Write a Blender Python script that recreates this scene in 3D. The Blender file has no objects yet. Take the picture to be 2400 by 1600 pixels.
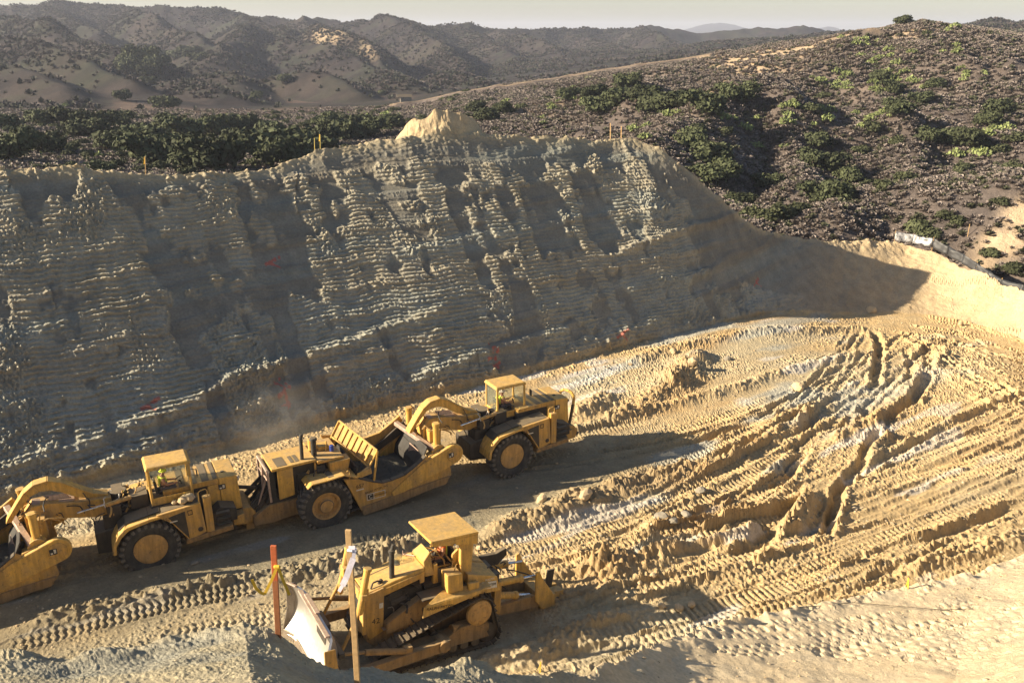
import bpy, math, random
import numpy as np
from mathutils import Vector, Matrix
random.seed(7); RNG = np.random.default_rng(7)
SC = bpy.context.scene
COL = SC.collection
R = math.radians

# ------------------------------------------------------------------ camera, sky, sun, exposure
CAM_H, PITCH, FPX = 21.6, R(20.0), 1952.0          # FPX: focal length for a picture 2352 wide
cam = bpy.data.cameras.new('camera'); co = bpy.data.objects.new('camera', cam); COL.objects.link(co)
co.location = (0, 0, CAM_H); co.rotation_euler = (math.pi/2 - PITCH, 0, 0)
cam.sensor_width = 36; cam.lens = 36*FPX/2352; cam.clip_start = .5; cam.clip_end = 30000
SC.camera = co
SUN_EL, SUN_AZ = R(24.0), R(188)                   # SUN_AZ: direction towards the sun, from +X counter-clockwise
world = bpy.data.worlds.new('World'); SC.world = world; world.use_nodes = True
wn = world.node_tree; bgn = wn.nodes['Background']
sky = wn.nodes.new('ShaderNodeTexSky'); sky.sky_type = 'NISHITA'; sky.sun_disc = False
sky.sun_elevation = SUN_EL; sky.sun_rotation = R(90) - SUN_AZ
sky.altitude = 200; sky.air_density = 1.0; sky.dust_density = 1.0; sky.ozone_density = .6
wn.links.new(sky.outputs[0], bgn.inputs[0]); bgn.inputs[1].default_value = .05
sl = bpy.data.lights.new('sun', 'SUN'); so = bpy.data.objects.new('sun', sl); COL.objects.link(so)
sl.energy = 5.0; sl.angle = R(.53); sl.color = (1, .84, .60)
sd = Vector((math.cos(SUN_AZ)*math.cos(SUN_EL), math.sin(SUN_AZ)*math.cos(SUN_EL), math.sin(SUN_EL)))
so.rotation_euler = sd.to_track_quat('Z', 'Y').to_euler(); so.location = (-60, -10, 60)
SC.view_settings.view_transform = 'Standard'; SC.view_settings.look = 'None'
SC.view_settings.exposure = 1.42; SC.view_settings.gamma = 1; SC.view_settings.use_curve_mapping = False
SC.render.engine = 'CYCLES'
SC.cycles.max_bounces = 6; SC.cycles.diffuse_bounces = 2; SC.cycles.volume_bounces = 0
SC.cycles.use_denoising = True

# ------------------------------------------------------------------ helpers
def ray(u, v):
    x = u-1176; y = 784-v
    return x, FPX*math.cos(PITCH)+y*math.sin(PITCH), y*math.cos(PITCH)-FPX*math.sin(PITCH)
def at(u, v, z=0.):
    "where the sight line through a surveyed photo point meets height z"
    x, y, w = ray(u, v); t = (z-CAM_H)/w
    return x*t, y*t
def at_r(u, v, r):
    x, y, w = ray(u, v); t = r/math.hypot(x, y)
    return x*t, y*t, CAM_H+w*t
def az_r(x, y): return math.atan2(x, y), math.hypot(x, y)
def sstep(a, b, x):
    t = np.clip((x-a)/(b-a), 0, 1); return t*t*(3-2*t)

def hsh(ix, iy, s):
    h = (ix.astype(np.int64)*374761393 + iy.astype(np.int64)*668265263 + s*974634777) & 0xffffffff
    h = ((h ^ (h >> 13))*1274126177) & 0xffffffff
    return ((h ^ (h >> 16)) & 0xffff)/65535.
def vnoise(x, y, s=0):
    ix = np.floor(x); iy = np.floor(y); fx = x-ix; fy = y-iy
    fx = fx*fx*fx*(fx*(fx*6-15)+10); fy = fy*fy*fy*(fy*(fy*6-15)+10)
    a = hsh(ix, iy, s); b = hsh(ix+1, iy, s); c = hsh(ix, iy+1, s); d = hsh(ix+1, iy+1, s)
    return (a+(b-a)*fx+(c-a)*fy+(a-b-c+d)*fx*fy)*2-1
def fbm(x, y, o=4, s=0, g=.5):
    t = 0; a = 1; n = 0
    for i in range(o):
        t = t+a*vnoise(x*2**i+17.3*i, y*2**i-9.1*i, s+i); n += a; a *= g
    return t/n
def ridged(x, y, o=4, s=0):
    t = 0; a = 1; n = 0
    for i in range(o):
        t = t+a*(1-2*np.abs(vnoise(x*2**i+5.3*i, y*2**i+3.7*i, s+i))); n += a; a *= .5
    return t/n
def worley(x, y, s=0):
    ix = np.floor(x); iy = np.floor(y); best = np.full(x.shape, 9.); idv = np.zeros(x.shape)
    for dx in (-1, 0, 1):
        for dy in (-1, 0, 1):
            cx = ix+dx; cy = iy+dy
            px = cx+hsh(cx, cy, s); py = cy+hsh(cx, cy, s+51)
            d = (px-x)**2+(py-y)**2
            m = d < best; best = np.where(m, d, best); idv = np.where(m, hsh(cx, cy, s+97), idv)
    return np.sqrt(best), idv

def tag(o, label=None, cat=None, group=None, kind=None):
    if label: o['label'] = label
    if cat: o['category'] = cat
    if group: o['group'] = group
    if kind: o['kind'] = kind
    return o
def empty(name, loc=(0, 0, 0), rz=0, **k):
    o = bpy.data.objects.new(name, None); COL.objects.link(o); o.location = loc; o.rotation_euler = (0, 0, rz)
    o.empty_display_size = .3
    return tag(o, **k)
def grid_mesh(name, X, Y, Z, wrap=False, cols=None, smooth=True):
    nr, nc = X.shape
    me = bpy.data.meshes.new(name)
    co_ = np.stack([X, Y, Z], -1).reshape(-1, 3).astype(np.float32)
    i = np.arange(nr*nc).reshape(nr, nc)
    if wrap:
        i = np.concatenate([i, i[:, :1]], 1)
    q = np.stack([i[:-1, :-1], i[:-1, 1:], i[1:, 1:], i[1:, :-1]], -1).reshape(-1, 4)[:, ::-1]
    me.vertices.add(nr*nc); me.vertices.foreach_set('co', co_.ravel())
    n = len(q); me.loops.add(n*4); me.polygons.add(n)
    me.loops.foreach_set('vertex_index', q.ravel().astype(np.int32))
    me.polygons.foreach_set('loop_start', np.arange(0, n*4, 4, dtype=np.int32))
    me.polygons.foreach_set('loop_total', np.full(n, 4, dtype=np.int32))
    me.update(calc_edges=True)
    me.polygons.foreach_set('use_smooth', np.full(n, smooth))
    if cols is not None:
        at_ = me.color_attributes.new('soil', 'FLOAT_COLOR', 'POINT')
        c4 = np.ones((nr*nc, 4), np.float32); c4[:, :3] = cols.reshape(-1, 3); at_.data.foreach_set('color', c4.ravel())
    return me
def link(name, me, mat=None, parent=None, **k):
    o = bpy.data.objects.new(name, me); COL.objects.link(o)
    if mat and not me.materials: me.materials.append(mat)
    if parent: o.parent = parent
    return tag(o, **k)

# ------------------------------------------------------------------ materials
def mat(name, build):
    m = bpy.data.materials.new(name); m.use_nodes = True; nt = m.node_tree
    b = nt.nodes['Principled BSDF']; build(nt, b); return m
def N(nt, t, **k):
    n = nt.nodes.new(t)
    for a, v in k.items():
        if a.startswith('i_'):
            n.inputs[a[2:].replace('_', ' ')].default_value = v
        else: setattr(n, a, v)
    return n
def mixc(nt, fac, a, b, mode='MIX'):
    m = N(nt, 'ShaderNodeMix', data_type='RGBA', blend_type=mode)
    for s, v in ((m.inputs[0], fac), (m.inputs[6], a), (m.inputs[7], b)):
        if hasattr(v, 'links') or isinstance(v, bpy.types.NodeSocket): nt.links.new(v, s)
        else: s.default_value = v if not isinstance(v, tuple) else (*v, 1)
    return m.outputs[2]
def noise(nt, scale, detail=4, rough=.6, coord='Object', vec=None):
    n = N(nt, 'ShaderNodeTexNoise'); n.inputs['Scale'].default_value = scale
    n.inputs['Detail'].default_value = detail; n.inputs['Roughness'].default_value = rough
    if vec is None:
        tc = N(nt, 'ShaderNodeTexCoord'); vec = tc.outputs[coord]
    nt.links.new(vec, n.inputs['Vector']); return n.outputs['Fac']
def ramp(nt, fac, stops):
    r = N(nt, 'ShaderNodeValToRGB'); e = r.color_ramp.elements
    while len(e) < len(stops): e.new(.5)
    for el, (p, c) in zip(e, stops):
        el.position = p; el.color = (*c, 1) if isinstance(c, tuple) else (c, c, c, 1)
    nt.links.new(fac, r.inputs[0]); return r.outputs[0]
def bump(nt, b, h, strength=.4, dist=.05):
    n = N(nt, 'ShaderNodeBump'); n.inputs['Strength'].default_value = strength; n.inputs['Distance'].default_value = dist
    nt.links.new(h, n.inputs['Height']); nt.links.new(n.outputs[0], b.inputs['Normal'])

def soil_mat(name, fine=9., bs=.5, bd=.05):
    def f(nt, b):
        a = N(nt, 'ShaderNodeVertexColor', layer_name='soil')
        n1 = noise(nt, fine, 6, .7); n2 = noise(nt, fine*.12, 4, .6)
        v = ramp(nt, n1, [(.25, .72), (.75, 1.22)])
        c = mixc(nt, 1., a.outputs[0], v, 'MULTIPLY')
        v2 = ramp(nt, n2, [(.3, (.86, .88, .92)), (.7, (1.1, 1.06, 1.0))])
        c = mixc(nt, 1., c, v2, 'MULTIPLY')
        nt.links.new(c, b.inputs['Base Color']); b.inputs['Roughness'].default_value = .95
        b.inputs['Specular IOR Level'].default_value = .15
        n4 = noise(nt, fine*3.1, 5, .75); ad = N(nt, 'ShaderNodeMath', operation='MULTIPLY_ADD'); nt.links.new(n4, ad.inputs[0]); ad.inputs[1].default_value = .6; nt.links.new(n1, ad.inputs[2]); bump(nt, b, ad.outputs[0], bs, bd)
    return mat(name, f)
M = {}
M['pit'] = soil_mat('pit_soil', 7., .8, .09)
M['hill'] = soil_mat('hill_soil', .9, .8, .6)

def paint(name, col, dirt=(.30, .22, .13), amt=.62, rough=.5, sc=1.6, metal=0., spots=True, low=.62, dust=.28):
    def f(nt, b):
        n1 = noise(nt, sc, 6, .65); n2 = noise(nt, sc*6, 5, .7)
        fac = ramp(nt, n1, [(.42, 0.), (.72, amt)])
        c = mixc(nt, fac, col, dirt)
        if spots:
            f2 = ramp(nt, n2, [(.57, 0.), (.70, .85)])
            c = mixc(nt, f2, c, tuple(x*.55 for x in dirt))
        tc = N(nt, 'ShaderNodeTexCoord'); sz = N(nt, 'ShaderNodeSeparateXYZ'); nt.links.new(tc.outputs['Object'], sz.inputs[0])
        lo = ramp(nt, sz.outputs[2], [(.3, low), (1., .0)]); n3 = noise(nt, 3.5, 5, .7); lo2 = mixc(nt, 1., lo, ramp(nt, n3, [(.3, .35), (.7, 1.3)]), 'MULTIPLY'); c = mixc(nt, lo2, c, (.23, .175, .115))
        mpn = N(nt, 'ShaderNodeMapping'); mpn.inputs['Scale'].default_value = (5, 5, .7); nt.links.new(tc.outputs['Object'], mpn.inputs[0]); n5 = noise(nt, 1.4, 4, .6, vec=mpn.outputs[0]); c = mixc(nt, 1., c, ramp(nt, n5, [(.35, .72), (.62, 1.08)]), 'MULTIPLY')
        geo = N(nt, 'ShaderNodeNewGeometry'); sx = N(nt, 'ShaderNodeSeparateXYZ'); nt.links.new(geo.outputs['Normal'], sx.inputs[0])
        up = ramp(nt, sx.outputs[2], [(.75, 0.), (1., dust)])   # dust lies on level plates
        c = mixc(nt, up, c, (.50, .38, .22))
        nt.links.new(c, b.inputs['Base Color']); b.inputs['Metallic'].default_value = metal
        r = ramp(nt, n1, [(.35, rough), (.7, min(1, rough+.3))]); nt.links.new(r, b.inputs['Roughness'])
        bump(nt, b, n2, .12, .01)
    return mat(name, f)
YEL = (.64, .37, .07)
M['yellow'] = paint('yellow_paint', YEL)
M['yellow2'] = paint('yellow_paint_worn', (.56, .315, .065), amt=.75, rough=.6)
M['hub'] = paint('hub_paint', (.52, .30, .09), amt=.6, rough=.7, low=0)
M['muddy'] = paint('muddy_paint', (.34, .20, .07), (.17, .13, .085), .85, .8)
M['dark_steel'] = paint('dark_bowl_steel', (.03, .027, .024), (.07, .058, .045), .4, .7, low=0, dust=0.)
M['black'] = paint('black_paint', (.022, .022, .022), (.10, .085, .065), .5, .55)
M['grime'] = paint('oily_steel', (.03, .026, .022), (.11, .085, .06), .7, .6)
M['rubber'] = paint('tyre_rubber', (.035, .034, .033), (.15, .13, .105), .5, .85, 2.2, low=0)
M['tread'] = paint('dusty_tread', (.10, .09, .08), (.28, .25, .20), .7, .9, 3., low=0)
M['steel'] = paint('worn_steel', (.30, .27, .24), (.20, .15, .10), .5, .4, 2., .7)
M['chrome'] = paint('chrome_rod', (.7, .7, .72), (.5, .5, .5), .1, .12, 1., 1., False)
M['pink'] = paint('scoured_steel', (.50, .36, .29), (.30, .22, .17), .6, .5, 2., .2)
M['track'] = paint('track_steel', (.07, .06, .052), (.19, .15, .11), .7, .5, 3., .4, low=0)
def blade_f(nt, b):
    n1 = noise(nt, .8, 4, .6); n2 = noise(nt, 14, 5, .7)
    c = mixc(nt, ramp(nt, n1, [(.3, 0.), (.8, .5)]), (.68, .66, .64), (.46, .42, .37))
    nt.links.new(c, b.inputs['Base Color']); b.inputs['Metallic'].default_value = .85
    r = ramp(nt, n2, [(.3, .33), (.8, .5)]); nt.links.new(r, b.inputs['Roughness'])
M['blade'] = mat('scoured_blade', blade_f)
def glass_f(nt, b):
    b.inputs['Base Color'].default_value = (.55, .62, .55, 1); b.inputs['Roughness'].default_value = .08
    b.inputs['Transmission Weight'].default_value = .9; b.inputs['IOR'].default_value = 1.1
    b.inputs['Alpha'].default_value = .55
M['glass'] = mat('cab_glass', glass_f)
def flat(name, col, rough=.7):
    def f(nt, b):
        n1 = noise(nt, 18, 4, .6)
        c = mixc(nt, 1., col, ramp(nt, n1, [(.3, .8), (.7, 1.12)]), 'MULTIPLY')
        nt.links.new(c, b.inputs['Base Color']); b.inputs['Roughness'].default_value = rough
    return mat(name, f)
M['white'] = flat('white_paint', (.62, .58, .5)); M['letters'] = flat('dark_letters', (.07, .045, .02))
M['orange'] = flat('orange_paint', (.52, .13, .045)); M['orange_wood'] = flat('stained_wood', (.34, .13, .055)); M['wood'] = flat('bare_wood', (.50, .33, .16))
M['ribbon_y'] = flat('yellow_ribbon', (.80, .50, .04)); M['ribbon_w'] = flat('lilac_white_ribbon', (.74, .70, .80))
M['skin'] = flat('skin', (.36, .19, .12)); M['vest_o'] = flat('orange_vest', (.85, .18, .04)); M['vest_y'] = flat('lime_vest', (.62, .75, .06))
M['jeans'] = flat('jeans', (.09, .08, .09)); M['lime'] = flat('lime_stripe', (.65, .75, .08)); M['boots'] = flat('boots', (.05, .035, .025))
M['blue'] = flat('blue_plastic', (.03, .06, .30), .4); M['red'] = flat('red_paint', (.5, .04, .03))
M['rock'] = flat('pale_rock', (.50, .38, .23), .95); M['rock2'] = flat('grey_rock', (.26, .23, .18), .95)
# ------------------------------------------------------------------ the pit: tables of surveyed edges
def tab(pts, ext_l=(), ext_r=()):
    "list of (x, y, extra...) -> arrays sorted by azimuth: az, r, extra"
    a = [(*az_r(p[0], p[1]), *p[2:]) for p in pts]
    a = list(ext_l)+a+list(ext_r); a.sort(key=lambda t: t[0])
    return np.array(a, float)
bank_px = [(-250, 1500, 12.5), (0, 1495, 12.5), (150, 1502, 12.5), (330, 1482, 12.5), (480, 1452, 12.4), (560, 1436, 12.4), (640, 1468, 12.3),
           (720, 1515, 12), (800, 1535, 11.6), (950, 1545, 11), (1100, 1532, 10.5), (1250, 1546, 9.5), (1350, 1546, 8), (1450, 1505, 6.5),
           (1550, 1460, 5.3), (1650, 1428, 4.5), (1800, 1400, 3.7), (1950, 1370, 3.0), (2100, 1342, 2.6), (2250, 1310, 2.3), (2352, 1272, 2.2), (2550, 1200, 2.2)]
BANK = tab([(*at(u, v, z), z) for u, v, z in bank_px],
           [(R(-180), 60, 15), (R(-125), 60, 15), (R(-75), 40, 13), (R(-58), 16, 12.6)], [(R(60), 40, 3), (R(100), 60, 6), (R(180), 60, 15)])
def wl(k):
    x0, y0 = at(0, 1160); return x0-k*.84, y0-k*.54
base_px = [(0, 1160), (200, 1110), (400, 1058), (600, 1000), (800, 950), (1000, 905), (1200, 858), (1350, 822), (1500, 786), (1620, 758), (1750, 728),
           (1850, 712), (1950, 700), (2050, 692), (2150, 695), (2250, 715), (2352, 750)]
bp = [wl(60), wl(30), wl(12)]+[at(*p) for p in base_px]
BASE = tab([(x, y) for x, y in bp], [(R(-180), 90), (R(-120), 90)], [(R(48), 40), (R(70), 42), (R(180), 90)])
# crest: photo point + slope of the face in degrees -> distance and height
crest_px = [(0, 386, 43.1), (150, 388, 43.1), (330, 400, 43.1), (420, 402, 43.1), (560, 391, 43.1), (640, 381, 43.1), (690, 360, 43.1), (730, 346, 43.1), (850, 326, 43.1),
            (930, 319, 44.0), (1000, 316, 44.0), (1150, 312, 44.8), (1300, 318, 44.8), (1400, 322, 44.8), (1450, 318, 46), (1500, 334, 47.5), (1550, 370, 47.5),
            (1600, 410, 47), (1650, 452, 45.5), (1700, 500, 42), (1740, 524, 36), (1800, 540, 27), (1880, 550, 21), (1950, 553, 18), (2050, 556, 17), (2100, 566, 18),
            (2150, 582, 20), (2220, 620, 23), (2300, 650, 26), (2352, 664, 27)]
cr = []
for u, v, s in crest_px:
    x, y, w = ray(u, v); a = math.atan2(x, y); k = -w/math.hypot(x, y)
    rb = np.interp(a, BASE[:, 0], BASE[:, 1]); t = math.tan(R(s))
    rc = (CAM_H+t*rb)/(t+k); cr.append((a, rc, CAM_H-k*rc))
CREST = np.array([(R(-180), 120, 12), (R(-120), 120, 12), (R(-85), 100, 7), (R(-60), np.interp(R(-60), BASE[:, 0], BASE[:, 1])+9.5, 8.2),  # unseen crest left of view, shaped low to let sun reach the face
                  (R(-48), np.interp(R(-48), BASE[:, 0], BASE[:, 1])+10.6, 9.6)]+cr+
                 [(R(40), 60, 7), (R(48), 54, 7), (R(70), 60, 8), (R(180), 120, 12)])
def macro(a, r):
    "smooth large form of the pit, by azimuth and distance from the viewer's foot"
    re = np.interp(a, BANK[:, 0], BANK[:, 1]); ze = np.interp(a, BANK[:, 0], BANK[:, 2])
    rb = np.interp(a, BASE[:, 0], BASE[:, 1])
    rc = np.interp(a, CREST[:, 0], CREST[:, 1]); zc = np.interp(a, CREST[:, 0], CREST[:, 2])
    floor = .25*np.sin(r*.11+a*3)*sstep(0, 12, r-re-4)-1.0*sstep(-16, -2, r-rb)*sstep(.30, .42, a)
    # near bank
    sl_ = np.interp(ze, [2, 5, 9, 12.5], [.14, .25, .5, .72])
    aa = np.clip(sl_*re/np.maximum(19.4-ze, .1), 0, 1); t = np.clip(1-r/re, 0, 1)
    zb = ze+(19.4-ze)*(aa*t+(1-aa)*t*t)
    zd = ze-1.15*np.maximum(r-re, 0)
    k = .5
    near = np.where(r < re, zb, zd)
    h = np.logaddexp(near/k, floor/k)*k
    # far face
    f = np.clip((r-rb)/np.maximum(rc-rb, .5), 0, 1)
    toe = np.interp(a, [R(-2), R(12), R(26), R(40)], [1.0, 1.08, 1.25, 1.25])
    f2 = f**toe
    face = floor*(1-f2)+zc*f2
    h = np.where(r > rb, face+(h-floor)*0, h)
    h = np.where(r > rc, zc-.55*(r-rc), h)
    return h, f, re, rb, rc, zc

# polylines on the floor, in photo points (unprojected onto the floor)
def W(pts): return np.array([at(u, v, .2) for u, v in pts])
def near_line(X, Y, P, wmax):
    "distance (signed, + = left) and arc length to a polyline, for the points close to it"
    m = (X > P[:, 0].min()-wmax) & (X < P[:, 0].max()+wmax) & (Y > P[:, 1].min()-wmax) & (Y < P[:, 1].max()+wmax)
    idx = np.nonzero(m.ravel())[0]; x = X.ravel()[idx]; y = Y.ravel()[idx]
    best = np.full(len(idx), 1e9); sd_ = np.zeros(len(idx)); ss = np.zeros(len(idx)); s0 = 0; e_ = np.zeros(len(idx))
    L = np.linalg.norm(np.diff(P, axis=0), axis=1); tot = L.sum()
    for i in range(len(P)-1):
        d = (P[i+1]-P[i])/L[i]; qx = x-P[i, 0]; qy = y-P[i, 1]
        t = np.clip(qx*d[0]+qy*d[1], 0, L[i]); dx = qx-t*d[0]; dy = qy-t*d[1]; dd = np.hypot(dx, dy)
        b = dd < best; best = np.where(b, dd, best); sg = np.sign(d[0]*dy-d[1]*dx)
        sd_ = np.where(b, dd*sg, sd_); ss = np.where(b, s0+t, ss); s0 += L[i]
    k = best < wmax
    fade = np.clip(np.minimum(ss, tot-ss)/1.2+.15, 0, 1)
    return idx[k], sd_[k], ss[k], fade[k]

RUTS = [ # points, depth, half width, side berm
 ([(2010, 738), (2022, 785), (2015, 830), (2007, 900), (1938, 925), (1890, 945), (1840, 985)], .55, .38, .25),
 ([(2128, 780), (2138, 831), (2122, 876), (2099, 915), (2044, 954), (2008, 1010)], .7, .42, .25),
 ([(2080, 800), (2096, 850), (2080, 890)], .35, .3, .15),
 ([(2003, 931), (1989, 959), (1916, 980), (1852, 1010), (1824, 1050), (1783, 1096), (1740, 1122), (1690, 1140)], .75, .5, .35),
 ([(2030, 985), (1998, 1010), (1980, 1059), (1934, 1105), (1915, 1160), (1898, 1225)], .5, .34, .25),
 ([(1829, 1100), (1806, 1151), (1770, 1197), (1733, 1238), (1700, 1275)], .85, .55, .4),
 ([(1912, 1125), (1889, 1174), (1861, 1206), (1815, 1230)], .8, .6, .35),
 ([(1790, 925), (1740, 960), (1660, 985), (1560, 1015)], .35, .3, .2),
 ([(1950, 900), (1880, 935), (1760, 990), (1690, 1030), (1600, 1060)], .35, .35, .25),
 ([(1700, 1060), (1600, 1100), (1500, 1150), (1430, 1180)], .3, .4, .2),
 ([(2352, 905), (2240, 950), (2140, 1000), (2040, 1045), (1960, 1090)], .3, .3, .25),
 ([(2352, 1150), (2240, 1190), (2140, 1225), (2040, 1255), (1960, 1290)], .3, .35, .3),
 ([(2200, 1235), (2080, 1290), (1980, 1335)], .35, .3, .25),
 ([(1990, 1255), (1900, 1290), (1850, 1330)], .35, .3, .2),
 ([(2200, 905), (2300, 940)], .3, .35, .2),
 ([(2280, 870), (2352, 925)], .3, .3, .2),
 ([(2090, 745), (2150, 790), (2230, 840)], .25, .25, .2), ([(2140, 735), (2210, 775), (2290, 820)], .28, .25, .2), ([(2190, 720), (2280, 770)], .22, .25, .15),
 ([(1100, 1265), (950, 1290), (820, 1300)], .3, .5, .2), ([(760, 1330), (600, 1345), (440, 1395)], .2, .4, .2),
]
BERMS = [ # points, height, half width, roughness
 ([(1366, 1118), (1480, 1082), (1641, 1060), (1732, 1015), (1824, 960), (1890, 930)], .7, .9, .5),
 ([(1250, 1175), (1330, 1140), (1400, 1120)], .9, 1.0, .6),
 ([(1100, 1225), (1180, 1190), (1280, 1160)], .8, .7, .6),
 ([(1330, 1310), (1457, 1268), (1549, 1225), (1664, 1195), (1760, 1150)], 1.1, 1.25, .5),
 ([(1230, 1330), (1350, 1300), (1430, 1290)], .5, .8, .5),
 ([(1290, 985), (1457, 940), (1686, 890), (1801, 855), (1989, 812)], .55, .55, .35),
 ([(1440, 830), (1540, 800), (1620, 785), (1700, 770), (1850, 750), (1990, 725)], .4, .7, .4),
 ([(1530, 890), (1570, 850), (1620, 810)], .9, 1.1, .5),
 ([(1300, 950), (1370, 915), (1400, 895)], .7, .9, .5),
 ([(1390, 960), (1560, 870), (1640, 850)], .3, .8, .6),
 ([(830, 1255), (960, 1235), (1080, 1210)], .35, .5, .9),
 ([(600, 1330), (760, 1290), (880, 1265), (1000, 1240)], .55, .6, .9),
 ([(60, 1440), (200, 1405), (340, 1375), (480, 1345), (600, 1320)], .35, .5, .8),
 ([(1060, 1510), (1200, 1490), (1330, 1440), (1480, 1400)], .5, .8, .6),
 ([(1350, 1360), (1500, 1330), (1700, 1290), (1850, 1230)], .3, .6, .8),
 ([(2060, 905), (2120, 860), (2180, 800)], .45, .6, .4),
 ([(1900, 1010), (1960, 985), (2020, 950)], .6, .7, .5),
 ([(1850, 1210), (1800, 1190), (1860, 1120)], .5, .8, .4),
 ([(2010, 955), (2030, 1000), (2000, 1060)], .5, .5, .4),
 ([(2250, 900), (2180, 860), (2140, 850)], .35, .9, .2),
 ([(2352, 1215), (2200, 1260), (2060, 1310)], .35, .5, .8),
 ([(2300, 870), (2352, 880)], .3, .9, .2),
 ([(1470, 1200), (1560, 1165), (1640, 1120)], .35, .5, .9),
]
LUGS = [ # points, half width, pitch, chevron?, depth
 ([(1435, 1004), (1641, 963), (1732, 939)], .4, .42, 0, .13), ([(1595, 1022), (1723, 990)], .4, .42, 0, .10),
 ([(1795, 832), (1890, 818), (1985, 806)], .45, .5, 0, .2), ([(1439, 812), (1549, 789)], .45, .5, 0, .16), ([(1620, 778), (1740, 752)], .4, .5, 0, .14),
 ([(1376, 1526), (1476, 1494), (1576, 1465), (1676, 1430), (1776, 1396)], .42, .40, 1, .12), ([(1500, 1432), (1676, 1388), (1850, 1330), (2000, 1280)], .42, .42, 1, .10),
 ([(2100, 1055), (2230, 1010), (2352, 976)], .55, .5, 1, .14), ([(2050, 1100), (2180, 1070), (2352, 1030)], .5, .5, 1, .12),
 ([(1900, 1270), (2060, 1215), (2236, 1150), (2352, 1125)], .5, .5, 1, .10), ([(2150, 1095), (2352, 1062)], .5, .5, 1, .14),
 ([(20, 1490), (200, 1438), (333, 1405), (467, 1372), (640, 1338)], .62, .46, 2, .17), ([(400, 1462), (483, 1442), (640, 1418)], .55, .46, 2, .15),
 ([(800, 1233), (880, 1222), (960, 1218)], .36, .46, 0, .22), ([(1085, 1252), (1170, 1228), (1260, 1198)], .4, .46, 2, .17), ([(1180, 1250), (1300, 1225), (1450, 1180)], .4, .46, 2, .12),
 ([(2223, 705), (2290, 722), (2400, 748)], .28, .5, 0, .2), ([(2180, 722), (2260, 748), (2400, 790)], .3, .5, 0, .22), ([(2200, 800), (2352, 870)], .3, .45, 0, .12),
 ([(1250, 1000), (1400, 970), (1500, 955)], .4, .45, 0, .08), ([(1300, 1530), (1180, 1560)], .4, .4, 1, .1),
]
BANKLUGS = [([(1500, 1560), (1700, 1500), (1900, 1450), (2100, 1410), (2400, 1330)], .8, .42, .11), ([(1900, 1560), (2100, 1490), (2400, 1410)], .8, .42, .11), ([(1650, 1600), (1900, 1510), (2150, 1440), (2400, 1380)], .5, .40, .09),
            ([(2100, 1580), (2400, 1480)], .7, .42, .1)]
for P_b in ([(2050, 742), (2140, 752), (2240, 772), (2352, 806)], [(2085, 715), (2180, 728), (2352, 775)], [(2120, 690), (2230, 708), (2400, 752)], [(2140, 668), (2250, 690), (2400, 722)], [(2060, 760), (2130, 800), (2230, 862), (2352, 930)], [(2100, 770), (2200, 815), (2352, 872)]):
    RUTS.append((P_b, .26, .30, .22)); RUTS.append(([(u+22, v+13) for u, v in P_b], .15, .22, .15))
LUGS += [([(2150, 770), (2240, 800), (2352, 845)], .55, .5, 0, .22), ([(2200, 880), (2260, 905), (2352, 950)], .5, .5, 0, .2), ([(2130, 655), (2200, 672), (2352, 705)], .4, .5, 0, .18)]
rr_ = random.Random(12)
for k_ in range(34):      # thin overlapping wheel ruts sweeping from the head of the pit down along the haul direction
    if k_ < 18:
        q = k_/17; xs = rr_.uniform(1960, 2200); e_ = (rr_.uniform(1180, 1500), 1000+330*q+rr_.uniform(-20, 20)); m_ = (1880-30*q+rr_.uniform(-60, 40), 960+130*q+rr_.uniform(-20, 20)); t_ = (xs, rr_.uniform(730, 800))
    else:
        q = (k_-18)/15; t_ = (rr_.uniform(2352, 2420), 860+380*q); e_ = (rr_.uniform(900, 1500)+150*q, 1290+240*q+rr_.uniform(-15, 15)); m_ = (1900+60*q, 1130+230*q+rr_.uniform(-20, 20))
    P_b = [((1-t)**2*e_[0]+2*t*(1-t)*m_[0]+t*t*t_[0], (1-t)**2*e_[1]+2*t*(1-t)*m_[1]+t*t*t_[1]) for t in np.linspace(0, 1, 9)]
    RUTS.append((P_b, rr_.uniform(.08, .24), rr_.uniform(.18, .36), rr_.uniform(.06, .17)))
    if k_ % 3 == 0: LUGS.append((P_b[1:5], .55, .5, (1, 0, 2)[k_ % 9//3], .16))
for k_ in range(9):
    v0 = rr_.uniform(1180, 1420); u0 = rr_.uniform(-50, 500); L_ = rr_.uniform(500, 900)
    RUTS.append(([(u0+L_*t, v0+(1400-v0)*.1-.265*L_*t+rr_.uniform(-5, 5)) for t in np.linspace(0, 1, 6)], rr_.uniform(.08, .2), rr_.uniform(.25, .5), .12))
SCR_O, SCR_YAW = (-.0227, 39.12), R(30)
SCB_O, SCB_YAW = (-15.36, 30.76), R(28)
DOZ_O, DOZ_R = Vector((-3.29, 26.5, .05)), (R(209.5), R(-5), R(3))
DOZ_M = Matrix.Translation(DOZ_O) @ (Matrix.Rotation(DOZ_R[0], 4, 'Z') @ Matrix.Rotation(DOZ_R[1], 4, 'Y') @ Matrix.Rotation(DOZ_R[2], 4, 'X'))

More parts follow.
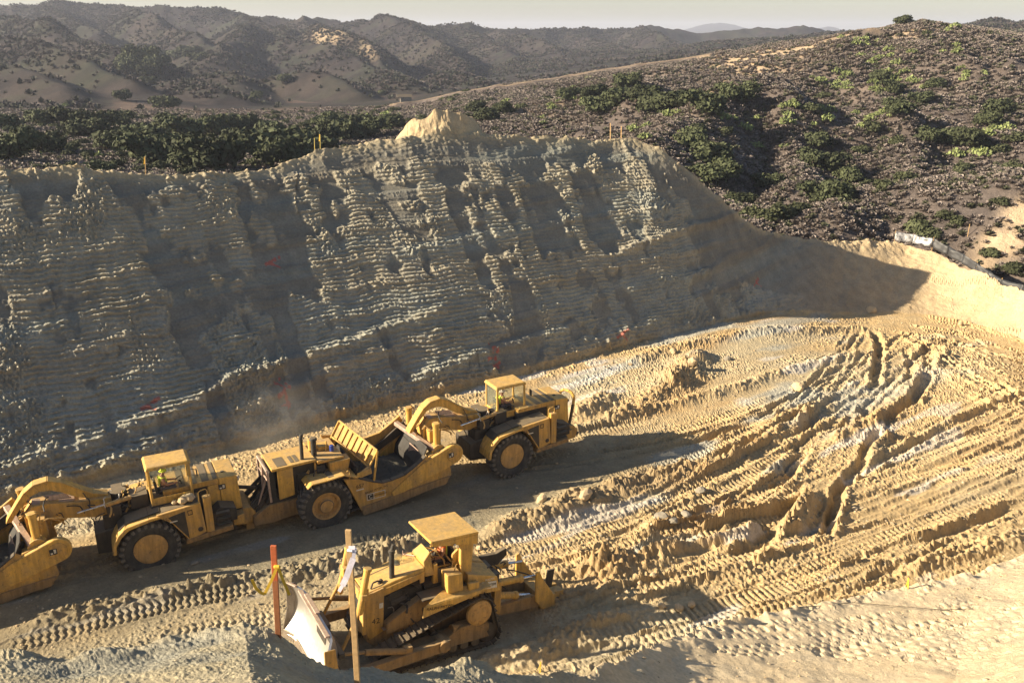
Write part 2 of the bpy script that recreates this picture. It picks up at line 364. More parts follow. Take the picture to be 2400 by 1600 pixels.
def relief(X, Y, h, f, re, rb, rc, r, a):
    "all the small forms: returns displaced height, colours, and normal-push for the face"
    nr, nc = X.shape
    onfloor = ((r > re+1.0) & (f <= 0)).astype(float)
    u_ = X*math.cos(R(30))+Y*math.sin(R(30)); v_ = -X*math.sin(R(30))+Y*math.cos(R(30))   # along / across the haul direction
    floorm = sstep(.3, 3, r-re)*(1-sstep(0, .03, f))
    near = 1-sstep(-.5, 1.5, r-re)
    face = sstep(0.0, .03, f)
    bowl = sstep(R(17), R(23), a)
    d = np.zeros_like(X)
    # lane under the scrapers is worn smooth
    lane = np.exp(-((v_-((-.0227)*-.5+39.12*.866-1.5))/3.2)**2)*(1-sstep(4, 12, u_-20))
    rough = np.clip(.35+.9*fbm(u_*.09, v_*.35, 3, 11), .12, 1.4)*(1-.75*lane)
    streak = fbm(u_*.10, v_*.75, 4, 3)
    d += floorm*(.11*streak*(1-.7*lane)+.06*ridged(u_*.25, v_*1.1, 3, 21)*rough)
    wc, wi = worley(X*3.1, Y*3.1, 5)
    clod = np.clip(.48-wc, 0, 1)*(wi > .45)*wi
    wc2, wi2 = worley(X*1.35, Y*1.35, 9)
    clod2 = np.clip(.42-wc2, 0, 1)*(wi2 > .72)*wi2
    patch = np.clip(fbm(u_*.16, v_*.45, 3, 31)*1.8+.35, 0, 1)
    d += floorm*(clod*.16+clod2*.14)*patch*(1-.8*lane)
    wc3, wi3 = worley(X*5.8, Y*5.8, 19)
    d += floorm*(.05*fbm(X*3, Y*3, 3, 41)*rough+.17*np.clip(.5-wc3, 0, 1)*(wi3 > .3)*np.clip(patch+.25, 0, 1)*(1-.7*lane))
    # near bank: rubble on the left, pale tracked bench on the right
    lft = 1-sstep(R(-2), R(14), a)
    d += near*(lft*(.16*fbm(X*.7, Y*.7, 3, 61)+np.clip(.5-worley(X*13, Y*13, 66)[0], 0, 1)*.028+np.clip(.42-worley(X*6, Y*6, 67)[0], 0, 1)*.05*np.clip(fbm(X*.8, Y*.8, 2, 68)*2+.6, 0, 1)+.015*fbm(X*16, Y*16, 3, 62))+(1-lft)*(.10*fbm(X*.8, Y*.8, 4, 63)+.14*clod*np.clip(fbm(X*.4, Y*.4, 2, 64)*2, 0, 1)))
    edge = np.exp(-((r-re)/.9)**2)
    d += edge*((.18+.10*lft)*fbm(X*1.3, Y*1.3, 3, 71)+(1-lft)*(.3*clod2+.25*clod)+lft*.07*np.clip(.5-worley(X*8, Y*8, 72)[0], 0, 1))
    D = d.ravel()
    lugc = np.zeros(D.shape)
    for P, dep, hw, bm in RUTS:
        k0 = 1.25 if dep > .27 and len(P) < 9 else 1.; dep *= .62*k0; hw *= .62*k0; bm *= .75; P = W(P); idx, sd_, ss, fd = near_line(X, Y, P, hw*3.2)
        wob = hw*(.3*vnoise(ss*1.1, ss*0+dep*77, 5)+.25*vnoise(ss*4, ss*0+dep*7, 6)); fd = fd*np.clip(.85+.6*vnoise(ss*.35, ss*0+dep*33, 7), .15, 1.2)
        q = np.abs(sd_+wob)/hw
        x = X.ravel()[idx]; y = Y.ravel()[idx]; wq, wqi = worley(x*4.2, y*4.2, 35)
        D[idx] += fd*(-dep*np.exp(-q**4)+bm*np.exp(-((q-1.6)/.5)**2)*(.5+.5*vnoise(ss*2.3, sd_*2, 8)+1.1*np.clip(.5-wq, 0, 1)*(wqi > .3)+.25*vnoise(x*8, y*8, 36)))
    for P, ht, hw, rg in BERMS:
        ht *= .66; hw *= .85; P = W(P); idx, sd_, ss, fd = near_line(X, Y, P, hw*2.4)
        q = np.abs(sd_+hw*.3*vnoise(ss*.9, ss*0+ht*31, 6))/hw
        x = X.ravel()[idx]; y = Y.ravel()[idx]
        bb = np.exp(-q**2.2)
        wq, wqi = worley(x*3.4, y*3.4, 33)
        D[idx] += fd*bb*ht*(1+rg*(.5*vnoise(ss*1.3, sd_*1.3, 9)+.4*vnoise(x*3.5, y*3.5, 10)))+fd*np.exp(-(q/1.3)**2)*(.34*np.clip(.5-wq, 0, 1)*(wqi > .35)+.05*vnoise(x*7, y*7, 12))*(.5+rg)
    for P, hw, pt, ch, dep in LUGS:
        hw *= .68; pt *= .60; dep *= .42; P = W(P); idx, sd_, ss, fd = near_line(X, Y, P, hw*1.5)
        q = sd_/hw; inside = 1-sstep(.9, 1.15, np.abs(q))
        if ch == 0: ph = ss/pt
        elif ch == 1: ph = ss/pt+.35*q+.5*(q > 0)
        else: ph = ss/pt-.75*(.5-np.abs(np.abs(q)-.5))
        w_ = np.mod(ph+.10*vnoise(ss*1.7, sd_*3, 14), 1); bar = sstep(.0, .12, w_)*(1-sstep(.5, .62, w_)); fd = fd*np.clip(.75+1.0*fbm(ss*.8, sd_*1.5, 2, 15), .0, 1.)
        if ch == 1: bar = bar*(np.abs(q) > .1)
        if ch == 2: bar = bar
        old = D[idx]
        D[idx] = old*(1-.8*inside*np.minimum(fd*2, 1))+inside*fd*(-dep*.9+dep*1.7*bar)+.05*np.exp(-((np.abs(q)-1.25)/.15)**2)
        D[idx] += 0*old; lugc[idx] = np.maximum(lugc[idx], inside*fd)
    for P, hw, pt, dep in BANKLUGS:
        hw *= .8
        P = np.array([at(u, v, 3.4) for u, v in P]); idx, sd_, ss, fd = near_line(X, Y, P, hw*1.4)
        q = sd_/hw; inside = 1-sstep(.9, 1.1, np.abs(q))
        rw = np.floor((q+1)*1.5); ph = ss/pt+.33*rw; w_ = np.mod(ph, 1); qq = np.mod((q+1)*1.5, 1)
        bar = sstep(.25, .45, w_)*(1-sstep(.75, .9, w_))*sstep(.1, .3, qq)*(1-sstep(.7, .9, qq))
        keep = np.clip(fbm(ss*.6, q*1.8, 3, 3)*3+.5, 0, 1)*(.6+.5*vnoise(ss*3.1, q*4, 4))
        D[idx] += inside*near.ravel()[idx]*keep*(-dep*.85*bar)
    # spoil pile on the crest and its lip
    d = D.reshape(nr, nc)
    # ---- the cut face
    # along-face coordinate and up-slope coordinate
    s_al = X*math.cos(R(33))+Y*math.sin(R(33))
    up = h
    gully = fbm(s_al*.16, up*.02, 3, 101)
    big = fbm(s_al*.42+.5*fbm(up*.3, s_al*.1, 2, 102), up*.22, 4, 103)
    col_ = fbm(s_al*.85, up*.16, 3, 108)
    tilt = up*1.0-s_al*.045*1.0
    band = fbm(s_al*.05, tilt*.55, 3, 105)          # layers dipping gently to the left
    right = sstep(R(8), R(17), a)
    cc = s_al/1.7+.75*fbm(s_al*.22, up*.12, 2, 99)+.30*fbm(up*.55, s_al*.3, 3, 104)-.03*up; cid = np.floor(cc); ce = np.abs(cc-cid-.5)*2
    pres = vnoise(cid*7.31+.5, up*.38+cid*3.1, 106)
    keepm = .20*pres+.70*big+.55*col_+.50*band+.14-.95*right*sstep(.25, .6, f+.25*big)-.35*sstep(.80, .95, f)+.22*(1-f)
    keepm = keepm+.35*fbm(s_al*1.3, up*1.9, 4, 107)+.02
    lr = np.clip((s_al-18)/30, 0, 1)
    mask = sstep(-.02, .20, keepm)*(1-bowl)
    rip = np.abs(np.mod(up*3.7+s_al*.13+hsh(cid, cid*0, 3)+.5*fbm(s_al*.5, up*.4, 2, 111), 1)*2-1)
    rip = 1-rip**1.4
    ripm = sstep(-.1, .25, fbm(s_al*.3, up*.3, 3, 113)+.12)
    ripL = np.abs(np.mod(up*3.3+s_al*.06+.3*fbm(s_al*.25, up*.3, 2, 112), 1)*2-1)
    wf, wfi = worley(s_al*2.6, up*3.2, 15); cl = np.clip(.5-wf, 0, 1)*(wfi > .3)
    wg, wgi = worley(s_al*5.2, up*6.2, 16); cl2 = np.clip(.5-wg, 0, 1)
    strat = np.abs(np.mod(tilt*.62+.5*fbm(s_al*.08, tilt*.3, 2, 114), 1)*2-1)
    fr_ = np.mod(up*4.3+s_al*.10+.75*fbm(s_al*.5, up*.25, 2, 111)+.10*vnoise(s_al*3.3, up*1.2, 109), 1); crisp = (1-fr_)*sstep(0, .16, fr_)*(.85+.30*vnoise(s_al*4.5, up*5, 110))
    tread = sstep(-.3, .1, fbm(s_al*.35, up*.35, 3, 113)+.06)
    wh, whi = worley(s_al*5.0, up*6.0, 18); chips = np.clip(.5-wh, 0, 1)*(whi > .35)
    push = face*(mask*(.07+.175*crisp*(.3+.7*tread)*(1-.5*right)+(1-.85*tread)*(.14*cl+.36*chips+.28*cl2)+.10*fbm(s_al*1.1, up*.9, 3, 123))+.12*fbm(s_al*.45, up*.25, 3, 124)+.12*sstep(.6, .8, strat)*(1-.5*right)*(.5+.8*chips)+(.05*crisp)*sstep(-.1, .3, fbm(s_al*.2, up*.6, 2, 116))+.10*gully+.02*fbm(s_al*.6, up*5, 3, 117)+.03*vnoise(s_al*6, up*8, 118)*mask)
    # two sharp cleat ledges running up to the right
    for off, amp in ((0., .30), (-1.2, .26), (-3.0, .22), (-4.6, .15)):
        t_ = up-(1.6+off+.115*(s_al-4)+.35*fbm(s_al*.25, s_al*0, 2, 120+int(off*-7)))
        on = sstep(-.35, .1, fbm(s_al*.12, s_al*0+off, 2, 131)+.15)
        push += face*(1-bowl)*(1-right*.5)*amp*on*np.exp(-(t_/.28)**2)*(1+.8*cl)
    # rubble apron at the foot of the face
    foot = np.exp(-((r-rb-.4)/.9)**2)*(1-bowl)*sstep(-2.2, -.6, r-rb)
    push += foot*(.5*clod+.9*clod2+.10*fbm(X*1.5, Y*1.5, 3, 119))
    push = np.where(bowl > 0, push*(1-bowl)+bowl*face*(.22*fbm(X*.6, Y*.6, 5, 141)+.06*cl+.12*fbm((a*60), r*.1, 3, 142)), push)
    lip = np.exp(-((r-rc)/1.3)**2)
    top = sstep(-1.2, .2, r-rc)
    d += lip*(.25*fbm(X*.9, Y*.9, 4, 151)+.25*cl)
    up2 = sstep(R(-13), R(-12), a)*(1-sstep(R(0), R(1), a))
    px_, py_ = at_r(1030, 318, float(np.interp(az_r(*at(1030, 500))[0], CREST[:, 0], CREST[:, 1]))+3.0)[:2]
    dx = (X-px_)*.84+(Y-py_)*.54; dy = -(X-px_)*.54+(Y-py_)*.84
    pile = np.clip(1-np.sqrt((dx/(4.2+.9*np.sign(-dx)))**2+(dy/2.8)**2), 0, 1)
    d += 2.0*np.minimum(pile*2.6, 1.)*(1+.22*fbm(X*.9, Y*.9, 4, 155))+.3*clod*(pile > 0)+.55*np.exp(-((dx/5.5)**2+(dy/2.5)**2))
    rimn = bowl*np.exp(-((r-rc+.3)/1.5)**2)
    d += rimn*.3*fbm(X*.6, Y*.6, 3, 158)
    # ---------------- colours
    tan = np.array([.47, .35, .19]); pale = np.array([.60, .49, .33]); grey = np.array([.37, .33, .235]); blue = np.array([.33, .335, .30])
    brown = np.array([.40, .275, .14]); white = np.array([.58, .56, .53])
    C = np.ones(X.shape+(3,))*tan
    def mx(C, c, m): m = np.clip(m, 0, 1)[..., None]; return C*(1-m)+c*m
    g1 = fbm(u_*.07, v_*.22, 4, 201); g2 = fbm(u_*.10, v_*.35, 4, 202)
    leftness = 1-sstep(-2, 16, X)
    C = mx(C, grey*1.15, np.clip(g1*1.4-.05+.30*leftness, 0, .7))
    C = mx(C, blue*1.15, sstep(.22, .42, g2)*.8)
    C = mx(C, brown, sstep(.2, .5, fbm(u_*.12, v_*.5, 3, 203))*.6)
    C = mx(C, white, sstep(.42, .55, fbm(u_*.16, v_*.8, 3, 204))*.6*onfloor)
    C = mx(C, np.array([.54, .395, .21]), sstep(18, 34, X)*.7)
    C = mx(C, brown*1.05, np.clip((d-.25)*1.4, 0, .6)*floorm)
    C = mx(C, grey*.58, lane*floorm*.75)  # lane soil painted darker to deepen the shade of the scrapers
    # bank
    C = mx(C, grey*1.05+.02*fbm(X*2, Y*2, 3, 211)[..., None], near*lft)
    C = mx(C, blue*.8, near*lft*.5*sstep(.1, .3, fbm(X*.5, Y*.5, 3, 213)))
    C = mx(C, pale*1.12, near*(1-lft))
    # face
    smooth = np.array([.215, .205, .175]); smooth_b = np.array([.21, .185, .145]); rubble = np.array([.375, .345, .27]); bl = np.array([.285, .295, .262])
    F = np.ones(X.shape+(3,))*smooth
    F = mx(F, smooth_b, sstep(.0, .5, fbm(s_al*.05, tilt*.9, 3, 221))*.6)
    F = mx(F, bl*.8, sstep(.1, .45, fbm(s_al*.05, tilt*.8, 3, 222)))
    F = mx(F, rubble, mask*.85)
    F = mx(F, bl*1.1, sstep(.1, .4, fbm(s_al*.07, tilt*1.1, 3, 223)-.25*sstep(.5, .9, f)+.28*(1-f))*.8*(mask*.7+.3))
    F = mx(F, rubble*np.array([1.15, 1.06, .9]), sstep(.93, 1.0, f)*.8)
    B_ = np.ones(X.shape+(3,))*np.array([.44, .345, .22]); B_ = mx(B_, np.array([.27, .225, .16]), (.45+.55*sstep(-.1, .4, fbm(X*.2, Y*.2, 3, 231)))*(1-sstep(27, 35, X)))  # bowl soil painted darker short of the rim, deepening the cast shadow
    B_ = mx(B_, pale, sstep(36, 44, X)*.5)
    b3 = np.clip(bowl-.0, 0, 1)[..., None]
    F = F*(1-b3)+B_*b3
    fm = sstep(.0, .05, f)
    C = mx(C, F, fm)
    C = mx(C, np.array([.50, .39, .245]), sstep(-.2, .3, r-rc)*(1-bowl))
    # red marking-paint crosses and numbers on the face
    for (uu, vv, kind) in ((1130, 818, 0), (1424, 771, 1), (1738, 645, 1), (650, 905, 0), (345, 930, 1), (626, 597, 1)):
        rr = float(np.interp(math.atan2(uu-1176, 2000.), BASE[:, 0], BASE[:, 1]))
        x_, y_, w_ = ray(uu, vv); k_ = -w_/math.hypot(x_, y_); aa = math.atan2(x_, y_)
        rs = np.linspace(20, 110, 3000); hh = macro(np.full_like(rs, aa), rs)[0]; hit = rs[np.nonzero(hh >= CAM_H-k_*rs)[0]]; hit = hit[hit > 30]
        if len(hit) == 0: continue
        r0 = hit[0]; h0 = CAM_H-k_*r0; s0 = (math.sin(aa)*math.cos(R(33))+math.cos(aa)*math.sin(R(33)))*r0
        ds = s_al-s0; dh = up-h0
        if kind == 0: m_ = ((np.abs(dh-ds*.35) < .09) & (np.abs(ds) < .5)) | ((np.abs(ds-.1) < .09) & (np.abs(dh) < .75)) | ((np.abs(dh-.45+ds*.3) < .08) & (np.abs(ds) < .35)) | ((np.abs(dh+.5-ds*.2) < .08) & (np.abs(ds) < .4))
        else: m_ = ((np.abs(dh-ds*.3) < .09) & (np.abs(ds) < .55)) | ((np.abs(dh+.22+ds*.5) < .08) & (np.abs(ds) < .3))
        m_ = m_ & (np.abs(r-r0) < 6) & (vnoise(s_al*6, up*6, 44) > -.45)
        C = mx(C, np.array([.52, .10, .07]), m_.astype(float)*.65)
    C *= (1+.10*vnoise(X*2.1, Y*2.1, 301)[..., None])
    return d, push, np.clip(C, .02, .9)

def pit_height(x, y):
    "height of the coarse pit surface at a point (for standing things)"
    X = np.array([[x]], float); Y = np.array([[y]], float); a = np.arctan2(X, Y); r = np.hypot(X, Y)
    h, f, re, rb, rc, zc = macro(a, r); d, p, C = relief(X, Y, h, f, re, rb, rc, r, a)
    return float(h[0, 0]+d[0, 0]+.7*p[0, 0])

def build_pit(ncol=1080, nrow=700):
    core = np.linspace(R(-38.5), R(38.5), ncol)
    st = np.array([R(t) for t in (1, 2, 3.5, 5.5, 8, 11, 15, 20, 27, 36, 48, 62, 80, 100, 120)])
    az = np.concatenate([core[0]-st[::-1][0:0], (core[0]-st[st < R(141)])[::-1], core, core[-1]+st[st < R(141)]])
    az = az[(az > -math.pi) & (az < math.pi)]
    nc = len(az)
    rf = np.concatenate([np.linspace(1.5, 20, 200), np.linspace(20.05, 90, 1400), np.linspace(90.5, 135, 60)])
    RR = np.zeros((nrow, nc))
    A2, R2 = np.meshgrid(az, rf)
    H, f, re, rb, rc, zc = macro(A2, R2)
    for j in range(nc):
        hi = rc[0, j]+12
        k = rf <= hi
        rj = rf[k]; phi = np.arctan2(CAM_H-H[k, j], rj)
        dphi = np.abs(np.diff(phi))
        vis = np.where(rj[1:] < 5, .15, 1.); hid = np.where((rj[1:] > rc[0, j]+.8), .12, 1.)
        hid = np.where((rj[1:] > re[0, j]+.3) & (rj[1:] < re[0, j]+np.interp(np.interp(az[j], BANK[:, 0], BANK[:, 2]), [5, 12], [.3, 8])), .35, hid)
        wgt = dphi*vis*hid+np.diff(rj)*.0006
        c = np.concatenate([[0], np.cumsum(wgt)])
        RR[:, j] = np.interp(np.linspace(0, c[-1], nrow), c, rj)
    # smooth the row radii a little between neighbouring columns
    ker = np.array([1, 2, 3, 2, 1.])/9
    RS = RR.copy()
    for _ in range(2):
        pad = np.concatenate([RS[:, :1], RS[:, :1], RS, RS[:, -1:], RS[:, -1:]], 1)
        RS = sum(k*pad[:, i:i+RS.shape[1]] for i, k in enumerate(ker))
    A = np.repeat(az[None, :], nrow, 0); r = RS
    X = np.sin(A)*r; Y = np.cos(A)*r
    h, f, re, rb, rc, zc = macro(A, r)
    d, push, C = relief(X, Y, h, f, re, rb, rc, r, A)
    # ground pressed flat under the crawler and the tyres
    Minv = np.array(DOZ_M.inverted()); n = np.array(DOZ_M.to_3x3())[:, 2]
    zp = DOZ_O.z-(n[0]*(X-DOZ_O.x)+n[1]*(Y-DOZ_O.y))/n[2]
    lx = Minv[0, 0]*X+Minv[0, 1]*Y+Minv[0, 2]*zp+Minv[0, 3]; ly = Minv[1, 0]*X+Minv[1, 1]*Y+Minv[1, 2]*zp+Minv[1, 3]
    m = (1-sstep(0, 1.1, np.maximum(np.abs(lx+.3)-3.3, 0)))*(1-sstep(0, .9, np.maximum(np.abs(ly)-1.75, 0)))
    Z = h+d
    Z = Z*(1-m)+(zp-.02+.05*vnoise(X*3, Y*3, 4))*m
    # push the face outwards along its own slope
    gr = np.arctan2((np.interp(A, CREST[:, 0], CREST[:, 2])), np.maximum(rc-rb, 1))
    nx, ny = math.sin(R(33))*1., -math.cos(R(33))*1.
    Xf = X+push*nx*np.sin(gr); Yf = Y+push*ny*np.sin(gr); Z = Z+push*np.cos(gr)
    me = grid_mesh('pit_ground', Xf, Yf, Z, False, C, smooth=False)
    o = link('ground', me, M['pit'], kind='structure')
    return X, Y, Z
PX, PY, PZ = build_pit()
def ground_z(x, y):
    a = math.atan2(x, y); r = math.hypot(x, y)
    j = int(np.argmin(np.abs(np.arctan2(PX[350], PY[350])-a))); rr = np.hypot(PX[:, j], PY[:, j])
    return float(np.interp(r, rr, PZ[:, j]))
# ------------------------------------------------------------------ the hills: height tables by photo column, (distance, photo row)
HT = {
 -500: [(110, 410), (150, 350), (200, 300), (260, 262), (330, 248), (420, 225), (520, 180), (700, 120), (950, 60)],
 0:    [(110, 412), (150, 352), (200, 302), (260, 266), (330, 250), (420, 228), (500, 195), (700, 130), (950, 60)],
 150:  [(110, 415), (150, 355), (200, 305), (260, 268), (330, 250), (420, 222), (520, 190), (700, 150), (950, 90)],
 300:  [(110, 420), (150, 358), (200, 305), (260, 270), (330, 252), (420, 212), (520, 180), (700, 160), (950, 110)],
 600:  [(110, 420), (150, 355), (200, 305), (260, 268), (330, 252), (420, 238), (520, 215), (700, 180), (950, 120)],
 800:  [(110, 410), (150, 345), (200, 295), (260, 262), (330, 248), (420, 236), (520, 210), (700, 185), (950, 130)],
 950:  [(110, 400), (150, 335), (200, 280), (260, 246), (300, 238), (330, 243), (420, 228), (520, 205), (700, 185), (950, 140)],
 1080: [(110, 380), (150, 320), (200, 260), (260, 218), (285, 210), (330, 225), (420, 215), (520, 195), (700, 180), (950, 135)],
 1250: [(110, 380), (150, 312), (200, 245), (260, 195), (285, 185), (330, 200), (420, 195), (520, 178), (700, 160), (950, 120)],
 1400: [(95, 480), (110, 400), (150, 322), (200, 250), (260, 170), (285, 162), (330, 178), (420, 175), (520, 160), (700, 140), (950, 115)],
 1500: [(95, 480), (110, 420), (130, 340), (160, 300), (200, 225), (260, 158), (290, 148), (330, 160), (420, 160), (520, 150), (700, 130), (950, 115)],
 1650: [(95, 500), (110, 450), (130, 385), (160, 320), (200, 240), (260, 140), (300, 124), (330, 130), (420, 132), (520, 128), (700, 112), (950, 100)],
 1800: [(90, 545), (97, 500), (106, 478), (120, 470), (140, 400), (170, 300), (200, 215), (260, 120), (300, 98), (330, 102), (420, 110), (520, 112), (700, 100), (950, 90)],
 1950: [(90, 545), (97, 480), (106, 447), (120, 445), (140, 375), (170, 280), (200, 190), (240, 110), (270, 74), (300, 78), (420, 100), (520, 100), (700, 92), (950, 84)],
 2080: [(90, 540), (97, 470), (106, 425), (115, 408), (130, 412), (150, 345), (180, 240), (210, 150), (250, 66), (265, 56), (300, 68), (420, 90), (520, 95), (700, 88), (950, 80)],
 2220: [(85, 600), (92, 520), (100, 455), (110, 400), (125, 402), (150, 335), (180, 240), (210, 160), (250, 84), (270, 70), (300, 76), (420, 82), (520, 84), (700, 78), (950, 74)],
 2352: [(78, 640), (85, 560), (92, 480), (100, 420), (110, 388), (125, 392), (150, 330), (180, 240), (210, 175), (250, 110), (280, 90), (330, 88), (420, 74), (520, 66), (700, 72), (950, 72)],
 2700: [(78, 700), (85, 600), (92, 520), (105, 420), (125, 392), (150, 320), (180, 240), (210, 180), (250, 120), (280, 90), (330, 80), (420, 74), (700, 72), (950, 72)]}
us = sorted(HT); RG = np.exp(np.linspace(math.log(70), math.log(1000), 150))
HZ = []
HA = []
for u in us:
    pts = []
    for r, v in HT[u]:
        x, y, z = at_r(u, v, r); pts.append((r, z))
    a = az_r(*at(u, 300)[:2])[0]
    rc = float(np.interp(a, CREST[:, 0], CREST[:, 1])); zc = float(np.interp(a, CREST[:, 0], CREST[:, 2]))
    pts = [(rc+6, zc-4.5)]+[p for p in pts if p[0] > rc+12]
    pts = np.array(pts); HZ.append(np.interp(np.log(RG), np.log(pts[:, 0]), pts[:, 1])); HA.append(a)
HZ = np.array(HZ); HA = np.array(HA)
def base_hill(a, r):
    i = np.clip(np.searchsorted(HA, a)-1, 0, len(HA)-2); t = np.clip((a-HA[i])/(HA[i+1]-HA[i]), 0, 1)
    q = np.clip((np.log(r)-math.log(70))/(math.log(1000)-math.log(70))*149, 0, 148.999); j = q.astype(int); s = q-j
    t = t*t*(3-2*t)*.5+t*.5
    f = lambda ii, jj: HZ[ii, jj]
    return (f(i, j)*(1-s)+f(i, j+1)*s)*(1-t)+(f(i+1, j)*(1-s)+f(i+1, j+1)*s)*t
# far ridges: polylines (photo u, v, distance), flank slope, rounding
RIDGES = [
 ([(-900, 30, 1300), (-300, 14, 1300), (0, 12, 1300), (110, 7, 1280), (250, 18, 1250), (400, 26, 1200), (600, 40, 1150), (760, 46, 1150), (870, 47, 1080), (905, 42, 1050), (960, 58, 1080), (1000, 66, 1150), (1040, 63, 1150), (1110, 67, 1200), (1250, 71, 1250), (1380, 74, 1300), (1480, 64, 1300), (1580, 74, 1400)], .38, 3),
 ([(1380, 74, 1500), (1500, 68, 1450), (1600, 80, 1500), (1730, 72, 1500), (1850, 66, 1450), (1910, 72, 1500)], .3, 3),
 ([(2150, 80, 900), (2230, 66, 850), (2290, 60, 800), (2400, 62, 800), (2700, 50, 800)], .3, 3),
 ([(95, 8, 1250), (170, 50, 1020), (212, 86, 900)], .62, 2),
 ([(-60, 40, 900), (40, 48, 850), (100, 60, 760), (175, 98, 660), (260, 120, 590), (330, 132, 540)], .58, 2),
 ([(290, 30, 1150), (330, 44, 950), (395, 72, 840), (440, 92, 760), (492, 117, 690)], .62, 2),
 ([(-150, 90, 620), (0, 92, 600), (70, 96, 580), (110, 110, 540), (170, 135, 500), (230, 165, 455), (305, 186, 420)], .62, 1.5),
 ([(-100, 150, 470), (20, 152, 450), (80, 165, 420), (130, 190, 385), (170, 225, 350)], .45, 2),
 ([(520, 36, 1150), (600, 58, 960), (650, 66, 900), (662, 84, 840)], .5, 2),
 ([(560, 60, 1000), (560, 62, 880), (540, 90, 780), (500, 108, 700), (470, 130, 640)], .45, 2),
 ([(700, 46, 1120), (740, 72, 820), (790, 92, 740), (850, 130, 640), (880, 155, 590)], .5, 2),
 ([(905, 43, 1050), (935, 60, 960), (985, 96, 840), (1030, 125, 740), (1080, 150, 660)], .6, 2),
 ([(640, 90, 760), (700, 105, 700), (760, 118, 650), (830, 150, 590), (900, 170, 540)], .5, 2),
 ([(1040, 64, 1150), (1100, 86, 1000), (1140, 110, 880), (1180, 135, 800)], .5, 2),
 ([(1130, 72, 1150), (1200, 88, 1000), (1250, 110, 900), (1290, 132, 800)], .5, 2),
 ([(1300, 74, 1250), (1360, 92, 1100), (1410, 112, 950), (1440, 130, 850)], .5, 2),
 ([(1470, 66, 1250), (1500, 84, 1100), (1560, 104, 1000)], .5, 2),
 ([(600, 190, 500), (680, 165, 480), (740, 166, 470), (790, 190, 440), (822, 214, 415)], .55, 4),
 ([(420, 190, 520), (480, 172, 490), (530, 172, 480), (560, 205, 440), (575, 228, 400)], .45, 4),
 ([(930, 195, 560), (1000, 170, 540), (1050, 168, 520), (1090, 182, 490), (1125, 198, 470)], .45, 3),
 ([(830, 190, 520), (890, 172, 500), (940, 190, 470)], .4, 4),
 ([(340, 200, 460), (400, 185, 450), (470, 195, 420), (520, 225, 380)], .35, 4),
 # spurs of the near hill on the right
 ([(2080, 62, 262), (2000, 105, 240), (1900, 165, 215), (1800, 200, 195), (1720, 235, 175), (1640, 270, 155), (1560, 305, 138), (1490, 330, 125)], .50, 1.2),
 ([(2120, 70, 255), (2150, 110, 235), (2200, 150, 215), (2235, 195, 198)], .55, 1),
 ([(1960, 170, 212), (2010, 215, 190), (2060, 262, 172), (2100, 320, 152), (2110, 370, 138)], .55, .8),
 ([(1760, 235, 178), (1800, 290, 158), (1830, 350, 140), (1840, 400, 128), (1850, 440, 119)], .52, .8),
 ([(2250, 130, 232), (2300, 180, 205), (2350, 230, 185)], .5, 1),
 ([(1660, 118, 300), (1680, 150, 260), (1650, 190, 232), (1600, 230, 205)], .55, 1),
 ([(1480, 150, 288), (1440, 185, 255), (1420, 225, 225), (1390, 270, 195), (1370, 300, 180)], .55, 1),
 ([(1320, 175, 286), (1280, 205, 255), (1240, 240, 225), (1230, 280, 190), (1220, 305, 175)], .55, 1),
 ([(1160, 200, 280), (1120, 225, 250), (1080, 255, 220), (1060, 290, 180)], .5, 1),
]
